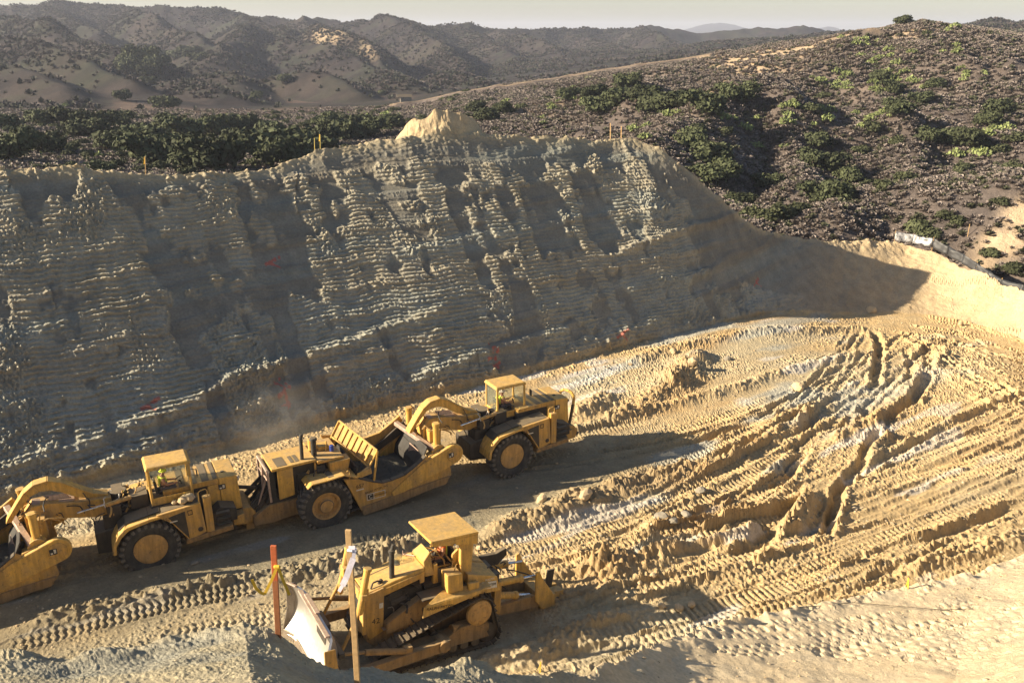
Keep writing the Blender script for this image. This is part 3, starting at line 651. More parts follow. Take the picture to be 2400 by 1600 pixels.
def hill_height(X, Y):
    a = np.arctan2(X, Y); r = np.hypot(X, Y)
    z = base_hill(a, r)
    # beyond the tables the land lies low with distant ranges
    z = np.where(r > 900, z*np.clip((1500-r)/600, 0, 1)+(-6)*np.clip((r-900)/600, 0, 1), z)
    wx = X+18*sstep(300, 700, r)*fbm(X*.006, Y*.006, 3, 401)+1.8*fbm(X*.06, Y*.06, 3, 403)
    wy = Y+18*sstep(300, 700, r)*fbm(X*.006, Y*.006, 3, 402)+1.8*fbm(X*.06, Y*.06, 3, 404)
    rd = np.full(X.shape, -1e3)
    for P, sl_, k in RIDGES:
        Q = np.array([at_r(u, v, rr) for u, v, rr in P]); Q[:, 2] += 1.6*(Q[:, 1] < 270)*(P[0][0] > 1100)*(np.hypot(Q[:, 0], Q[:, 1]) < 255); best = np.full(X.shape, -1e3)
        m = (X > Q[:, 0].min()-260) & (X < Q[:, 0].max()+260) & (Y > Q[:, 1].min()-260) & (Y < Q[:, 1].max()+260)
        x = wx[m]; y = wy[m]; b = best[m]
        for i in range(len(Q)-1):
            d = Q[i+1]-Q[i]; L2 = d[0]**2+d[1]**2
            t = np.clip(((x-Q[i, 0])*d[0]+(y-Q[i, 1])*d[1])/L2, 0, 1)
            dd = np.hypot(x-Q[i, 0]-t*d[0], y-Q[i, 1]-t*d[1])
            b = np.maximum(b, Q[i, 2]+t*d[2]-sl_*(np.sqrt(dd*dd+k*k)-k))
        best[m] = b; rd = np.maximum(rd, best)
    kk = np.clip(r/500, .25, 2.)
    mx_ = np.maximum(z, rd); z2 = mx_+kk*np.log1p(np.exp(-np.abs(z-rd)/kk))
    
    far = sstep(330, 600, r)
    z2 = z2+far*np.clip((z2+4)/30, 0, 1)*(7.5*ridged(X*.010, Y*.010, 4, 411)+2.2*ridged(X*.035, Y*.035, 3, 412))
    mid = sstep(95, 130, r)*(1-far)
    rgt = sstep(R(-3), R(8), a)
    z2 = z2+mid*rgt*(7.0*ridged(X*.027+.012*Y, Y*.017, 4, 421)*sstep(110, 165, r)-1.2+.5*fbm(X*.15, Y*.15, 3, 422))*np.clip((275-r)/60, .1, 1)
    z2 = z2+mid*(1-rgt)*.4*fbm(X*.08, Y*.08, 3, 423)*(r < 330)
    # distant blue ranges
    for (u0, v0, w0, h_) in ((1650, 54, 90, 1), (1780, 66, 60, 1), (1905, 60, 45, 1), (2240, 50, 70, 1), (1480, 66, 60, 1), (1400, 70, 120, 1)):
        x0, y0, z0 = at_r(u0, v0, 6000.); aw = w0/2075.
        q = (a-math.atan2(x0, y0))/aw
        z2 = np.maximum(z2, np.where((r > 5000) & (r < 7200), (z0+5)*np.exp(-q*q)*np.exp(-((r-6000)/500)**2)*(1+.12*ridged(a*60, r*.001, 3, 431))-8, -1e3))
    return z2
def dirt_mask(X, Y, a, r):
    m = np.zeros(X.shape)
    for (u, v, rr, su, sr, amt) in ((1720, 145, 262, .045, 26, 1.5), (1800, 130, 268, .05, 26, 1.5), (1880, 125, 262, .03, 20, 1.2), (2100, 118, 236, .022, 14, .8), (2090, 145, 228, .015, 10, .6),
                                  (1250, 260, 205, .022, 16, .5), (1570, 280, 150, .018, 8, .7), (1620, 262, 160, .015, 8, .6), (2320, 480, 93, .022, 1.6, .9), (2270, 500, 91, .016, 1.4, .8), (2352, 455, 96, .015, 1.6, .8), (2380, 580, 86, .02, 1.5, .6),
                                  (700, 290, 215, .02, 12, .8), (260, 262, 270, .02, 6, .9), (760, 85, 800, .018, 60, .8), (860, 118, 690, .012, 40, .6), (2000, 430, 112, .03, 3, .3)):
        x, y, z = at_r(u, v, rr); a0 = math.atan2(x, y)
        m = np.maximum(m, amt*np.exp(-((a-a0)/su)**2-((r-rr)/sr)**2))
    return np.clip(m*(1.1+1.4*fbm(X*.12, Y*.12, 4, 441)), 0, 1)
ROAD = [(900, 242, 296), (960, 234, 298), (1080, 208, 290), (1180, 196, 290), (1260, 184, 288), (1400, 160, 288), (1500, 147, 292), (1600, 132, 298), (1650, 125, 302)]
ROAD2 = [(1880, 92, 300), (1940, 80, 285), (1990, 68, 275), (2030, 62, 270)]
RD_PTS = []
def build_hills():
    core = np.linspace(R(-36), R(36), 900)
    ol = np.array([R(t) for t in np.linspace(37, 75, 30)])
    az = np.concatenate([-ol[::-1], core, ol]); nr = 560
    q = np.linspace(0, 1, nr)
    A = np.repeat(az[None], nr, 0)
    rc = np.interp(az, CREST[:, 0], CREST[:, 1])+6
    rc = np.minimum(rc, 100)
    ctrl_q = [0, .50, .80, .93, 1.]; lr = [None, math.log(330), math.log(1000), math.log(1700), math.log(7500)]
    RR = np.zeros((nr, len(az)))
    for j in range(len(az)):
        RR[:, j] = np.exp(np.interp(q, ctrl_q, [math.log(rc[j])]+lr[1:]))
    X = np.sin(A)*RR; Y = np.cos(A)*RR
    Z = hill_height(X, Y)
    r = RR; a = A
    # colours
    scrub = np.array([.115, .095, .087]); scrub2 = np.array([.16, .132, .118]); green = np.array([.072, .082, .045]); flatc = np.array([.16, .115, .092]); dirt = np.array([.52, .40, .27])
    def mx(C, c, m): m = np.clip(m, 0, 1)[..., None]; return C*(1-m)+c*m
    C = np.ones(X.shape+(3,))*scrub
    C = mx(C, scrub2, sstep(-.2, .4, fbm(X*.03, Y*.03, 4, 451)))
    far = sstep(285, 335, r)
    C = mx(C, np.array([.021, .018, .0205]), far); C = mx(C, np.array([.052, .042, .041]), far*sstep(0., .35, fbm(X*.10, Y*.10, 4, 459))*.7)
    C = mx(C, green*.42, far*sstep(0, .45, fbm(X*.02, Y*.02, 4, 452))*.5)
    C = mx(C, np.array([.036, .042, .03]), far*sstep(.15, .3, fbm(X*.09, Y*.09, 3, 453))*.6)
    zf = np.abs(np.gradient(Z, axis=0)/np.maximum(np.gradient(RR, axis=0), .01))
    lat = np.abs(np.gradient(Z, axis=1)/np.maximum(np.abs(np.gradient(X, axis=1)), .01))
    flatm = (1-sstep(.03, .08, np.hypot(zf, lat)))*(1-sstep(.8, 2.5, Z-base_hill(A, RR)))*sstep(R(-25.5), R(-23.5), a+.03*fbm(X*.01, Y*.01, 2, 457))*(1-.8*sstep(-.02, .12, fbm(X*.016, Y*.016, 3, 458)))*sstep(258, 290, r)*(1-sstep(700, 900, r))*(1-sstep(R(8), R(14), a))
    C = mx(C, flatc, flatm*(.75+.5*fbm(X*.03, Y*.03, 3, 455)))
    tops = sstep(.1, .3, fbm(X*.012, Y*.012, 2, 456))*far*.35
    C = mx(C, scrub2*.4, tops)
    dm = dirt_mask(X, Y, a, r); C = mx(C, dirt, dm)
    for rd in RD_PTS:
        P = np.array(rd); idx, sd_, ss, fd = near_line(X, Y, P, 14)
        zr = Z.ravel(); zr[idx] += (.9 if len(rd) > 20 else 0)*np.exp(-(sd_/3.6)**4)*np.clip(fd*2, 0, 1); Z = zr.reshape(X.shape); m = np.zeros(X.size); m[idx] = (1-sstep(1.0, 2.6, np.abs(sd_)))*.85*np.clip(fd*2, 0, 1); C = mx(C, np.array([.30, .225, .155]), m.reshape(X.shape))
    C = mx(C, np.array([.42, .31, .20]), np.exp(-((r-262)/3.)**2)*(a < R(-8))*.7)
    C *= 1+.12*vnoise(X*.6, Y*.6, 461)[..., None]
    me = grid_mesh('hills', X, Y, Z, False, np.clip(C, .012, .8)); link('hills', me, M['hill'], kind='structure')
    return X, Y, Z, dm, flatm
def hz(x, y):
    return hill_height(np.atleast_1d(np.asarray(x, float)), np.atleast_1d(np.asarray(y, float)))
def hit_hill(u, v, lo=70, hi=1500):
    "the point of the hills seen at a photo point"
    x, y, w = ray(u, v); hh = math.hypot(x, y); rs = np.exp(np.linspace(math.log(lo), math.log(hi), 900))
    X = x/hh*rs; Y = y/hh*rs; z = hill_height(X, Y); s = CAM_H+w/hh*rs
    a = math.atan2(x, y); rc = np.interp(a, CREST[:, 0], CREST[:, 1])+6
    k = np.nonzero((z >= s) & (rs > rc))[0]
    if len(k) == 0: return None
    return float(X[k[0]]), float(Y[k[0]]), float(z[k[0]])

for rd in (ROAD, ROAD2):
    uu = np.arange(rd[0][0], rd[-1][0], 16); vv = np.interp(uu, [t[0] for t in rd], [t[1] for t in rd])
    q = [hit_hill(u, v+4, 190, 330) for u, v in zip(uu, vv)]; q = np.array([p[:2] for p in q if p]); k_ = np.ones(5)/5
    qr = np.hypot(q[:, 0], q[:, 1]); qa = np.arctan2(q[:, 0], q[:, 1]); qr = np.convolve(np.pad(qr, 2, mode='edge'), k_, 'valid'); RD_PTS.append(np.stack([np.sin(qa)*qr, np.cos(qa)*qr], 1))
HX, HY, HZZ, HDM, HFL = build_hills()

# ------------------------------------------------------------------ vegetation
def foliage_mat(name, base, var=.5, tint=(1, 1, 1)):
    def f(nt, b):
        oi = N(nt, 'ShaderNodeObjectInfo')
        geo = N(nt, 'ShaderNodeNewGeometry')
        r1 = ramp(nt, oi.outputs['Random'], [(0, 1-var*.6), (1, 1+var*.5)])
        r2 = ramp(nt, geo.outputs['Random Per Island'], [(0, .62), (1, 1.35)])
        c = mixc(nt, 1., base, r1, 'MULTIPLY'); c = mixc(nt, 1., c, r2, 'MULTIPLY')
        nt.links.new(c, b.inputs['Base Color']); b.inputs['Roughness'].default_value = .8
        b.inputs['Specular IOR Level'].default_value = .2
    return mat(name, f)
M['scrub'] = foliage_mat('dry_scrub', (.200, .170, .156), .6)
M['scrubg'] = foliage_mat('grey_green_scrub', (.10, .105, .065), .6)
M['farg'] = foliage_mat('far_green_scrub', (.055, .060, .046), .5); M['fars'] = foliage_mat('far_dry_scrub', (.088, .075, .074), .5)
M['oak'] = foliage_mat('oak_leaves', (.058, .068, .034), .5)
M['bushg'] = foliage_mat('dark_bush_leaves', (.060, .068, .034), .5)
M['cactus'] = foliage_mat('cactus_pads', (.20, .235, .095), .5)
M['bark'] = flat('bark', (.10, .075, .055), .9)

def leaf_blob(name, n, rad, size, seed, flatz=.7, lobes=7, mat_=None, hollow=.55, base=0.):
    g = np.random.default_rng(seed); V = []; Fc = []
    cs = [(0, 0, .45*flatz, .62)]
    for i in range(lobes):
        an = g.uniform(0, 6.28); d = g.uniform(.3, .62); cs.append((math.cos(an)*d, math.sin(an)*d, g.uniform(.15, .75)*flatz, g.uniform(.28, .46)))
    cs = np.array(cs); w = cs[:, 3]**2; w /= w.sum()
    for i in range(n):
        c = cs[g.choice(len(cs), p=w)]
        v = g.normal(size=3); v /= np.linalg.norm(v)
        if v[2] < -.4: v[2] *= -1
        rr = c[3]*g.uniform(hollow, 1.05)
        p = np.array([c[0], c[1], c[2]])+v*rr*np.array([1, 1, flatz*1.1])
        if p[2] < base: p[2] = base+abs(g.normal())*.05
        nrm = v+g.normal(size=3)*.55; nrm /= np.linalg.norm(nrm)
        t = np.cross(nrm, g.normal(size=3)); t /= np.linalg.norm(t); b = np.cross(nrm, t); s = size*g.uniform(.6, 1.5)
        k = len(V)
        V += [(p+t*s*.9)*rad, (p+b*s*.55)*rad, (p-t*s*.9)*rad, (p-b*s*.55)*rad]
        Fc.append((k, k+1, k+2, k+3))
    me = bpy.data.meshes.new(name); me.from_pydata([tuple(v) for v in V], [], Fc); me.update()
    if mat_: me.materials.append(mat_)
    return me
def scrub_mesh(name, seed, mat_, n=34):
    g = np.random.default_rng(seed); V = []; Fc = []
    for i in range(n):
        an = g.uniform(0, 6.28); el = g.uniform(.15, 1.5); L = g.uniform(.55, 1.)
        d = np.array([math.cos(an)*math.cos(el), math.sin(an)*math.cos(el), math.sin(el)*.85])
        s = np.array([-math.sin(an), math.cos(an), 0])*g.uniform(.09, .2)
        p0 = d*.25*L; p1 = d*L; up = np.cross(d, s); k = len(V)
        V += [p0-s*.5, p0+s*.5, p1+s+up*.5, p1*1.08+up*.1, p1-s-up*.3]; Fc.append((k, k+1, k+2, k+3, k+4))
    me = bpy.data.meshes.new(name); me.from_pydata([tuple(v) for v in V], [], Fc); me.update(); me.materials.append(mat_); return me

def scatter(name, pts, rz, scl, meshes, label):
    "ground cover nobody could count: one object of points, each carrying one of a few small meshes"
    srcs = [bpy.data.objects.new(name+'_form', m) for m in meshes]
    me = bpy.data.meshes.new(name); me.vertices.add(len(pts)); me.vertices.foreach_set('co', np.asarray(pts, np.float32).ravel())
    for nm, arr, ty in (('rz', rz, 'FLOAT'), ('scl', scl, 'FLOAT')):
        at_ = me.attributes.new(nm, ty, 'POINT'); at_.data.foreach_set('value', np.asarray(arr, np.float32))
    pk = me.attributes.new('pick', 'INT', 'POINT'); pk.data.foreach_set('value', RNG.integers(0, len(meshes), len(pts)).astype(np.int32))
    o = link(name, me, None, None, label=label, kind='stuff')
    ng = bpy.data.node_groups.new(name+'_nodes', 'GeometryNodeTree')
    ng.interface.new_socket('Geometry', in_out='INPUT', socket_type='NodeSocketGeometry'); ng.interface.new_socket('Geometry', in_out='OUTPUT', socket_type='NodeSocketGeometry')
    gi = ng.nodes.new('NodeGroupInput'); go = ng.nodes.new('NodeGroupOutput'); iop = ng.nodes.new('GeometryNodeInstanceOnPoints')
    g2 = ng.nodes.new('GeometryNodeGeometryToInstance')
    for s in srcs[::-1]:
        oi = ng.nodes.new('GeometryNodeObjectInfo'); oi.inputs['Object'].default_value = s; ng.links.new(oi.outputs['Geometry'], g2.inputs[0])
    na = {}
    for nm, ty in (('rz', 'FLOAT'), ('scl', 'FLOAT'), ('pick', 'INT')):
        a = ng.nodes.new('GeometryNodeInputNamedAttribute'); a.data_type = ty; a.inputs['Name'].default_value = nm; na[nm] = [q for q in a.outputs if q.enabled][0]
    cx = ng.nodes.new('ShaderNodeCombineXYZ'); ng.links.new(na['rz'], cx.inputs[2])
    ng.links.new(gi.outputs[0], iop.inputs['Points']); ng.links.new(g2.outputs[0], iop.inputs['Instance'])
    iop.inputs['Pick Instance'].default_value = True; ng.links.new(na['pick'], iop.inputs['Instance Index'])
    ng.links.new(cx.outputs[0], iop.inputs['Rotation']); ng.links.new(na['scl'], iop.inputs['Scale'])
    ng.links.new(iop.outputs[0], go.inputs[0])
    md = o.modifiers.new('cover', 'NODES'); md.node_group = ng
    return o

def sample_hills(n, rlo, rhi, alo=-33, ahi=35, dens=None, seed=1):
    g = np.random.default_rng(seed); r = np.sqrt(g.uniform(rlo**2, rhi**2, n)); a = g.uniform(R(alo), R(ahi), n)
    X = np.sin(a)*r; Y = np.cos(a)*r; rc = np.interp(a, CREST[:, 0], CREST[:, 1])
    k = r > rc+9; X, Y, a, r = X[k], Y[k], a[k], r[k]
    if dens is not None:
        k = g.uniform(0, 1, len(X)) < dens(X, Y, a, r); X, Y, a, r = X[k], Y[k], a[k], r[k]
    Z = hill_height(X, Y); return X, Y, Z, a, r
def d1(X, Y, a, r):
    d = np.clip(.75+.9*fbm(X*.05, Y*.05, 3, 501), .15, 1)*(1-.85*dirt_mask(X, Y, a, r))
    road = np.zeros_like(X)
    for rd in RD_PTS:
        P = np.array(rd); idx, sd_, ss, fd = near_line(X, Y, P, 9); road[idx] = np.abs(sd_) < (5.5 if len(rd) > 20 else 2.5)
    return d*(1-road)*np.where((r > 258) & (a < R(-1)), .05, 1)
X, Y, Z, a, r = sample_hills(230000, 70, 330, -33, 36, d1, 1)
scatter('dry_scrub', np.stack([X, Y, Z-.1], 1), RNG.uniform(0, 6.28, len(X)), RNG.uniform(.4, 1.0, len(X))*np.interp(r, [80, 250], [.75, 1.1]),
        [scrub_mesh('dry_scrub_%d' % i, 20+i, M['scrub' if i < 4 else 'scrubg']) for i in range(5)], 'dry brown scrub covering the hillsides beyond the cut')
def d2(X, Y, a, r):
    P = fbm(X*.012, Y*.012, 3, 511)
    fl = (r < 700) & (a < R(9)) & (hill_height(X, Y) < base_hill(a, r)+1.2)
    return np.clip(.5+1.3*P, .05, 1)*np.where(fl & (a > R(-25)), .12, 1)
X, Y, Z, a, r = sample_hills(150000, 330, 1300, -31, 32, d2, 2)
scatter('far_scrub', np.stack([X, Y, Z-.3], 1), RNG.uniform(0, 6.28, len(X)), RNG.uniform(1.0, 2.8, len(X)),
        [scrub_mesh('far_scrub_%d' % i, 40+i, M['farg' if i < 2 else 'fars'], 22) for i in range(4)], 'low chaparral on the far brown hills')

OAKS = [leaf_blob('oak_crown_%d' % i, 1900, 1, .085, 60+i, .72, 9, M['oak']) for i in range(4)]
BUSH = [leaf_blob('bush_crown_%d' % i, 900, 1, .11, 80+i, .62, 6, M['bushg']) for i in range(3)]
def trunk_mesh(seed):
    g = np.random.default_rng(seed); V = []; Fc = []
    def limb(p0, p1, r0, r1):
        d = np.array(p1)-np.array(p0); d = d/np.linalg.norm(d); t = np.cross(d, (.3, .9, .2)); t /= np.linalg.norm(t); b = np.cross(d, t); k = len(V)
        for p, rr in ((p0, r0), (p1, r1)):
            for q in range(6):
                an = q/6*6.283; V.append(tuple(np.array(p)+(t*math.cos(an)+b*math.sin(an))*rr))
        for q in range(6): Fc.append((k+q, k+(q+1) % 6, k+6+(q+1) % 6, k+6+q))
    limb((0, 0, -.15), (.02, .01, .18), .07, .05)
    for i in range(5):
        an = i*1.25+g.uniform(-.3, .3); e = (math.cos(an)*.4, math.sin(an)*.4, g.uniform(.4, .6)); limb((.02, .01, .16), e, .042, .018)
        limb(e, (e[0]*1.5, e[1]*1.4, e[2]+.1), .018, .006)
    me = bpy.data.meshes.new('oak_trunk'); me.from_pydata(V, [], Fc); me.update(); me.materials.append(M['bark']); return me
TR = [trunk_mesh(i) for i in range(2)]
def prickly(name, seed, n=46):
    g = np.random.default_rng(seed); V = []; Fc = []
    def pad(c, ax, nr, L, w):
        sd_ = np.cross(ax, nr); k = len(V)
        ring = [c+ax*L*(.5+.5*math.cos(t))*1.+sd_*w*math.sin(t)*(1.05-.25*math.cos(t)*-1) for t in np.linspace(0, 6.283, 8, endpoint=False)]
        for s in (.028, -.028):
            for q in ring: V.append(tuple(q+nr*s))
        Fc.append(tuple(range(k, k+8))); Fc.append(tuple(range(k+15, k+7, -1)))
        for q in range(8): Fc.append((k+q, k+8+q, k+8+(q+1) % 8, k+(q+1) % 8))
    for i in range(n):
        an = g.uniform(0, 6.28); d = g.uniform(0, .66)**.8; z = g.uniform(0, .62)*(1.1-d)
        c = np.array([math.cos(an)*d, math.sin(an)*d, z]); ax = np.array([math.cos(an)*.5+g.normal()*.4, math.sin(an)*.5+g.normal()*.4, 1.]); ax /= np.linalg.norm(ax)
        nr = np.cross(ax, g.normal(size=3)); nr /= np.linalg.norm(nr); pad(c, ax, nr, g.uniform(.2, .32), g.uniform(.10, .15))
    me = bpy.data.meshes.new(name); me.from_pydata(V, [], Fc); me.update(); me.materials.append(M['cactus']); return me
CAC = [prickly('cactus_form_%d' % i, 90+i) for i in range(3)]

ONES = 'first second third fourth fifth sixth seventh eighth ninth tenth eleventh twelfth thirteenth fourteenth fifteenth sixteenth seventeenth eighteenth nineteenth'.split()
def ordinal(n):
    if n < 20: return ONES[n-1]
    t_, o_ = divmod(n, 10); w = ['', '', 'twent', 'thirt', 'fort', 'fift', 'sixt', 'sevent'][t_]
    return w+'ieth' if o_ == 0 else w+'y-'+ONES[o_-1]
PATCH = {}
def name_patch(key, noun, where):
    "labels for a patch of like plants: counted from the left, as one finds them in the picture"
    L = sorted(PATCH[key], key=lambda t: t[0])
    for n, (u, v, o, adj) in enumerate(L):
        o['label'] = '%s%s, %s from the left %s' % (adj, noun, 'leftmost' if False else ordinal(n+1), where)
def region(u, v):
    h = 'far left' if u < 350 else 'left' if u < 800 else 'middle' if u < 1450 else 'right' if u < 1950 else 'far right'
    return h
def plant(kind, u, v, size, i, txt=None, r=None):
    if r is None:
        p = hit_hill(u, v)
        if p is None: return None
    else: p = at_r(u, v, r)
    x, y, z = p
    if kind == 'oak_tree':
        o = empty('oak_tree', (x, y, z-.3), RNG.uniform(0, 6.28), label=txt or 'dark green oak with a rounded crown', cat='tree', group='oak trees in the valley behind the cut')
        t = link('trunk', TR[i % 2], None, o); c = link('crown', OAKS[i % 4], None, o)
        s = size; t.scale = (s, s, s*.9); c.scale = (s*RNG.uniform(.9, 1.15), s*RNG.uniform(.9, 1.15), s*RNG.uniform(.85, 1.1)); c.location = (0, 0, s*.12)
    elif kind == 'green_bush':
        o = link('green_bush', BUSH[i % 3]); o.location = (x, y, z-.2); o.rotation_euler = (0, 0, RNG.uniform(0, 6.28)); o.scale = (size, size*RNG.uniform(.8, 1.1), size*RNG.uniform(.75, 1))
        tag(o, txt or 'dark green bush', 'bush', 'green bushes on the scrub hillsides')
    else:
        o = link('prickly_pear', CAC[i % 3]); o.location = (x, y, z-.1); o.rotation_euler = (0, 0, RNG.uniform(0, 6.28)); o.scale = (size, size, size)
        tag(o, txt or 'pale green prickly pear clump', 'cactus', 'prickly pear clumps on the hillsides')
    return o
i = 0
# oaks: photo point of the foot, crown radius in metres
oak_pts = [(30, 372, 4.2), (105, 352, 3.4), (60, 330, 3.5), (250, 348, 4.0), (345, 375, 5.0), (200, 318, 4.2), (330, 330, 4.6), (400, 372, 4.8), (455, 392, 4.4), (505, 392, 5.0), (560, 352, 4.4), (620, 350, 4.2),
           (430, 322, 5.0), (500, 312, 5.2), (560, 306, 4.6), (615, 312, 4.4), (690, 378, 5.5), (655, 385, 4.6), (740, 335, 4.6), (790, 322, 4.6), (850, 318, 4.4), (760, 300, 4.6), (830, 300, 4.2), (900, 298, 3.6),
           (150, 290, 4.4), (225, 300, 4.8), (90, 288, 4.2), (20, 300, 4.2), (280, 292, 4.0), (380, 300, 4.4), (1380, 262, 4.4), (1420, 240, 3.8), (1360, 228, 3.6), (1440, 205, 3.4), (1510, 262, 4.6), (1560, 252, 4.2), (1620, 262, 4.4), (1690, 235, 3.6),
           (1480, 236, 3.6), (1120, 280, 3.6), (1090, 262, 3.2), (1160, 262, 3.2), (1310, 232, 3.0), (1620, 375, 4.0), (1590, 340, 3.0), (1640, 420, 3.4), (1655, 405, 3.0), (1870, 340, 3.2), (1900, 398, 3.6), (1860, 380, 3.0), (1940, 418, 3.0),
           (2180, 338, 3.4), (2230, 340, 3.2), (2130, 330, 2.8), (2270, 290, 3.0), (2300, 265, 3.2), (2060, 262, 2.8), (2110, 240, 2.8), (2020, 190, 2.8), (1920, 455, 2.6), (1880, 462, 2.4), (1760, 430, 2.4), (1700, 470, 2.2), (2150, 205, 2.6), (2050, 215, 2.8)]
def reg(key, u, v, o, adj=''):
    if o is not None: PATCH.setdefault(key, []).append((u, v, o, adj))
for k, (u, v, s) in enumerate(oak_pts):
    key = ('valley back row' if v < 325 else 'valley front row') if u < 950 else 'under the ridge road' if u < 1470 else 'gully' if u < 1750 and v < 300 else 'right'
    adj = 'very broad ' if s >= 5 else 'broad ' if s >= 4.3 else 'mid-sized ' if s >= 3.4 else 'small '
    reg('oak'+key, u, v, plant('oak_tree', u, v, s, k), adj)
name_patch('oakvalley back row', 'dark green oak', 'in the back row of the valley')
name_patch('oakvalley front row', 'dark green oak', 'just over the left crest')
name_patch('oakunder the ridge road', 'dark green oak', 'on the slope under the ridge road')
name_patch('oakgully', 'dark green oak', 'in the gully of the right hill')
name_patch('oakright', 'dark green oak', 'on the scrub slope right of the cut')
far_oaks = [(300, 165, 9), (330, 150, 10), (365, 158, 9), (400, 140, 9), (440, 135, 8), (345, 180, 7), (340, 196, 5), (420, 128, 8), (285, 150, 7), (455, 142, 7), (375, 138, 8), (650, 192, 5), (590, 232, 4), (280, 232, 5), (380, 252, 5)]
for k, (u, v, s) in enumerate(far_oaks):
    reg('grove' if k < 11 else 'flat', u, v, plant('oak_tree', u, v, s, k))
name_patch('oakgrove' if 'oakgrove' in PATCH else 'grove', 'distant dark oak', 'in the grove between the far hills'); name_patch('flat', 'lone dark oak', 'on the pinkish flat')
plant('oak_tree', 2078, 58, 3.0, 1, 'lone windswept tree on the skyline of the right hill')
lo = [o for o in COL.objects if o.name.startswith('oak_tree')][-1]; lo['group'] = ''
del lo['group']
for k, (u, v, s) in enumerate([(2080, 420, 2.2), (2030, 432, 2.0), (1990, 425, 1.8), (1760, 505, 2.2), (1800, 500, 2.6), (1730, 495, 2.0), (1830, 490, 2.0), (2110, 535, 2.0), (2140, 545, 1.7), (2200, 520, 1.5), (2170, 505, 1.6), (2300, 470, 1.2), (2320, 390, 2.2),
                               (2280, 590, 1.3), (2330, 625, 1.4), (1600, 300, 2.2), (1670, 310, 1.8), (1560, 330, 2.2), (2130, 82, 2.2), (2040, 70, 1.6), (1860, 255, 2.2), (1890, 230, 2.2), (2000, 300, 2.4), (2060, 330, 2.0), (1980, 350, 2.2), (2290, 350, 2.4), (2340, 330, 2.4), (2210, 395, 2.2),
                               (1010, 300, 2.6), (970, 282, 2.4), (1200, 250, 2.4), (1260, 232, 2.4), (1130, 235, 2.2), (870, 252, 2.0), (880, 218, 3.6), (720, 268, 2.4), (1075, 214, 2.6)]):
    where = 'on the dry slope above the silt fence' if (u > 1700 and v > 400) else 'on the brown right hillside' if u > 1450 else 'on the slope under the ridge road'
    reg('bush '+where, u, v, plant('green_bush', u, v, s, k), 'large ' if s >= 2.2 else 'small ')
for key in [q for q in PATCH if q.startswith('bush ')]: name_patch(key, 'dark green bush', key[5:])
g = np.random.default_rng(5)
cac_c = [(1380, 205, 6, 60), (1330, 235, 4, 30), (1290, 245, 4, 30), (1560, 262, 4, 30), (1980, 110, 8, 60), (2060, 130, 8, 60), (1900, 200, 6, 40), (2010, 205, 6, 30), (1880, 270, 6, 40), (2030, 270, 8, 45), (1810, 262, 5, 45), (1590, 320, 4, 30), (2180, 60, 3, 30),
         (2200, 110, 6, 50), (2240, 170, 6, 50), (2100, 190, 5, 40), (1740, 330, 4, 60), (2290, 300, 4, 40), (2060, 180, 5, 50), (1180, 232, 3, 40), (1250, 280, 2, 20), (110, 325, 4, 50), (300, 350, 4, 60), (160, 360, 4, 60), (560, 330, 3, 60), (480, 290, 3, 60), (240, 290, 3, 60),
         (860, 275, 4, 50), (930, 262, 4, 40), (780, 268, 3, 60), (1930, 190, 5, 40), (1700, 272, 4, 50), (2210, 350, 3, 40), (620, 375, 2, 30), (1480, 300, 3, 40), (1880, 170, 3, 40)]
k = 0
for (u, v, n_, sp) in cac_c:
    for q in range(n_):
        uu = u+g.normal()*sp*.6; vv = v+g.normal()*sp*.28
        w_ = 'among the valley oaks' if u < 1000 else 'under the ridge road' if u < 1520 else 'below the lone skyline tree' if v < 160 else 'high on the right hill' if (v < 240 and u > 1600) else 'low on the right hill'
        s_ = g.uniform(.9, 1.9); reg('cactus '+w_, uu, vv, plant('prickly_pear', uu, vv, s_, k), 'large ' if s_ > 1.5 else 'small ' if s_ < 1.15 else ''); k += 1
for key in [q for q in PATCH if q.startswith('cactus ')]: name_patch(key, 'yellow-green prickly pear clump', key[7:])
# tangle of shrubs between the valley oaks
def d3(X, Y, a, r): return np.clip(.7+fbm(X*.06, Y*.06, 3, 521), .2, 1)*(a < R(-3)+0*a)*np.where(r > 262, 0, 1)
X, Y, Z, a, r = sample_hills(650, 100, 262, -33, 2, d3, 6)
scatter('valley_thicket', np.stack([X, Y, Z-.2], 1), RNG.uniform(0, 6.28, len(X)), RNG.uniform(.8, 2.0, len(X)), BUSH+OAKS[:1], 'dark thicket filling the valley between the oaks')
# a small ranch shed on the flat
x, y, z = hit_hill(932, 238, 250, 600)
SHED_AT = (x, y, z)

# ------------------------------------------------------------------ the air
def haze_box():
    me = bpy.data.meshes.new('haze'); x0, x1, y0, y1, z0, z1 = -9000, 9000, -600, 9500, -45, 112
    v = [(x, y, z) for x in (x0, x1) for y in (y0, y1) for z in (z0, z1)]
    me.from_pydata(v, [], [(0, 1, 3, 2), (4, 6, 7, 5), (0, 4, 5, 1), (2, 3, 7, 6), (0, 2, 6, 4), (1, 5, 7, 3)]); me.update()
    m = bpy.data.materials.new('haze'); m.use_nodes = True; nt = m.node_tree
    for n in list(nt.nodes):
        if n.type != 'OUTPUT_MATERIAL': nt.nodes.remove(n)
    pv = nt.nodes.new('ShaderNodeVolumePrincipled'); pv.inputs['Color'].default_value = (.74, .80, 1, 1); pv.inputs['Density'].default_value = .00017
    pv.inputs['Anisotropy'].default_value = .1
    nt.links.new(pv.outputs[0], [n for n in nt.nodes if n.type == 'OUTPUT_MATERIAL'][0].inputs['Volume'])
    me.materials.append(m); link('haze', me, kind='stuff', label='thin pale haze lying over the hills')
haze_box()
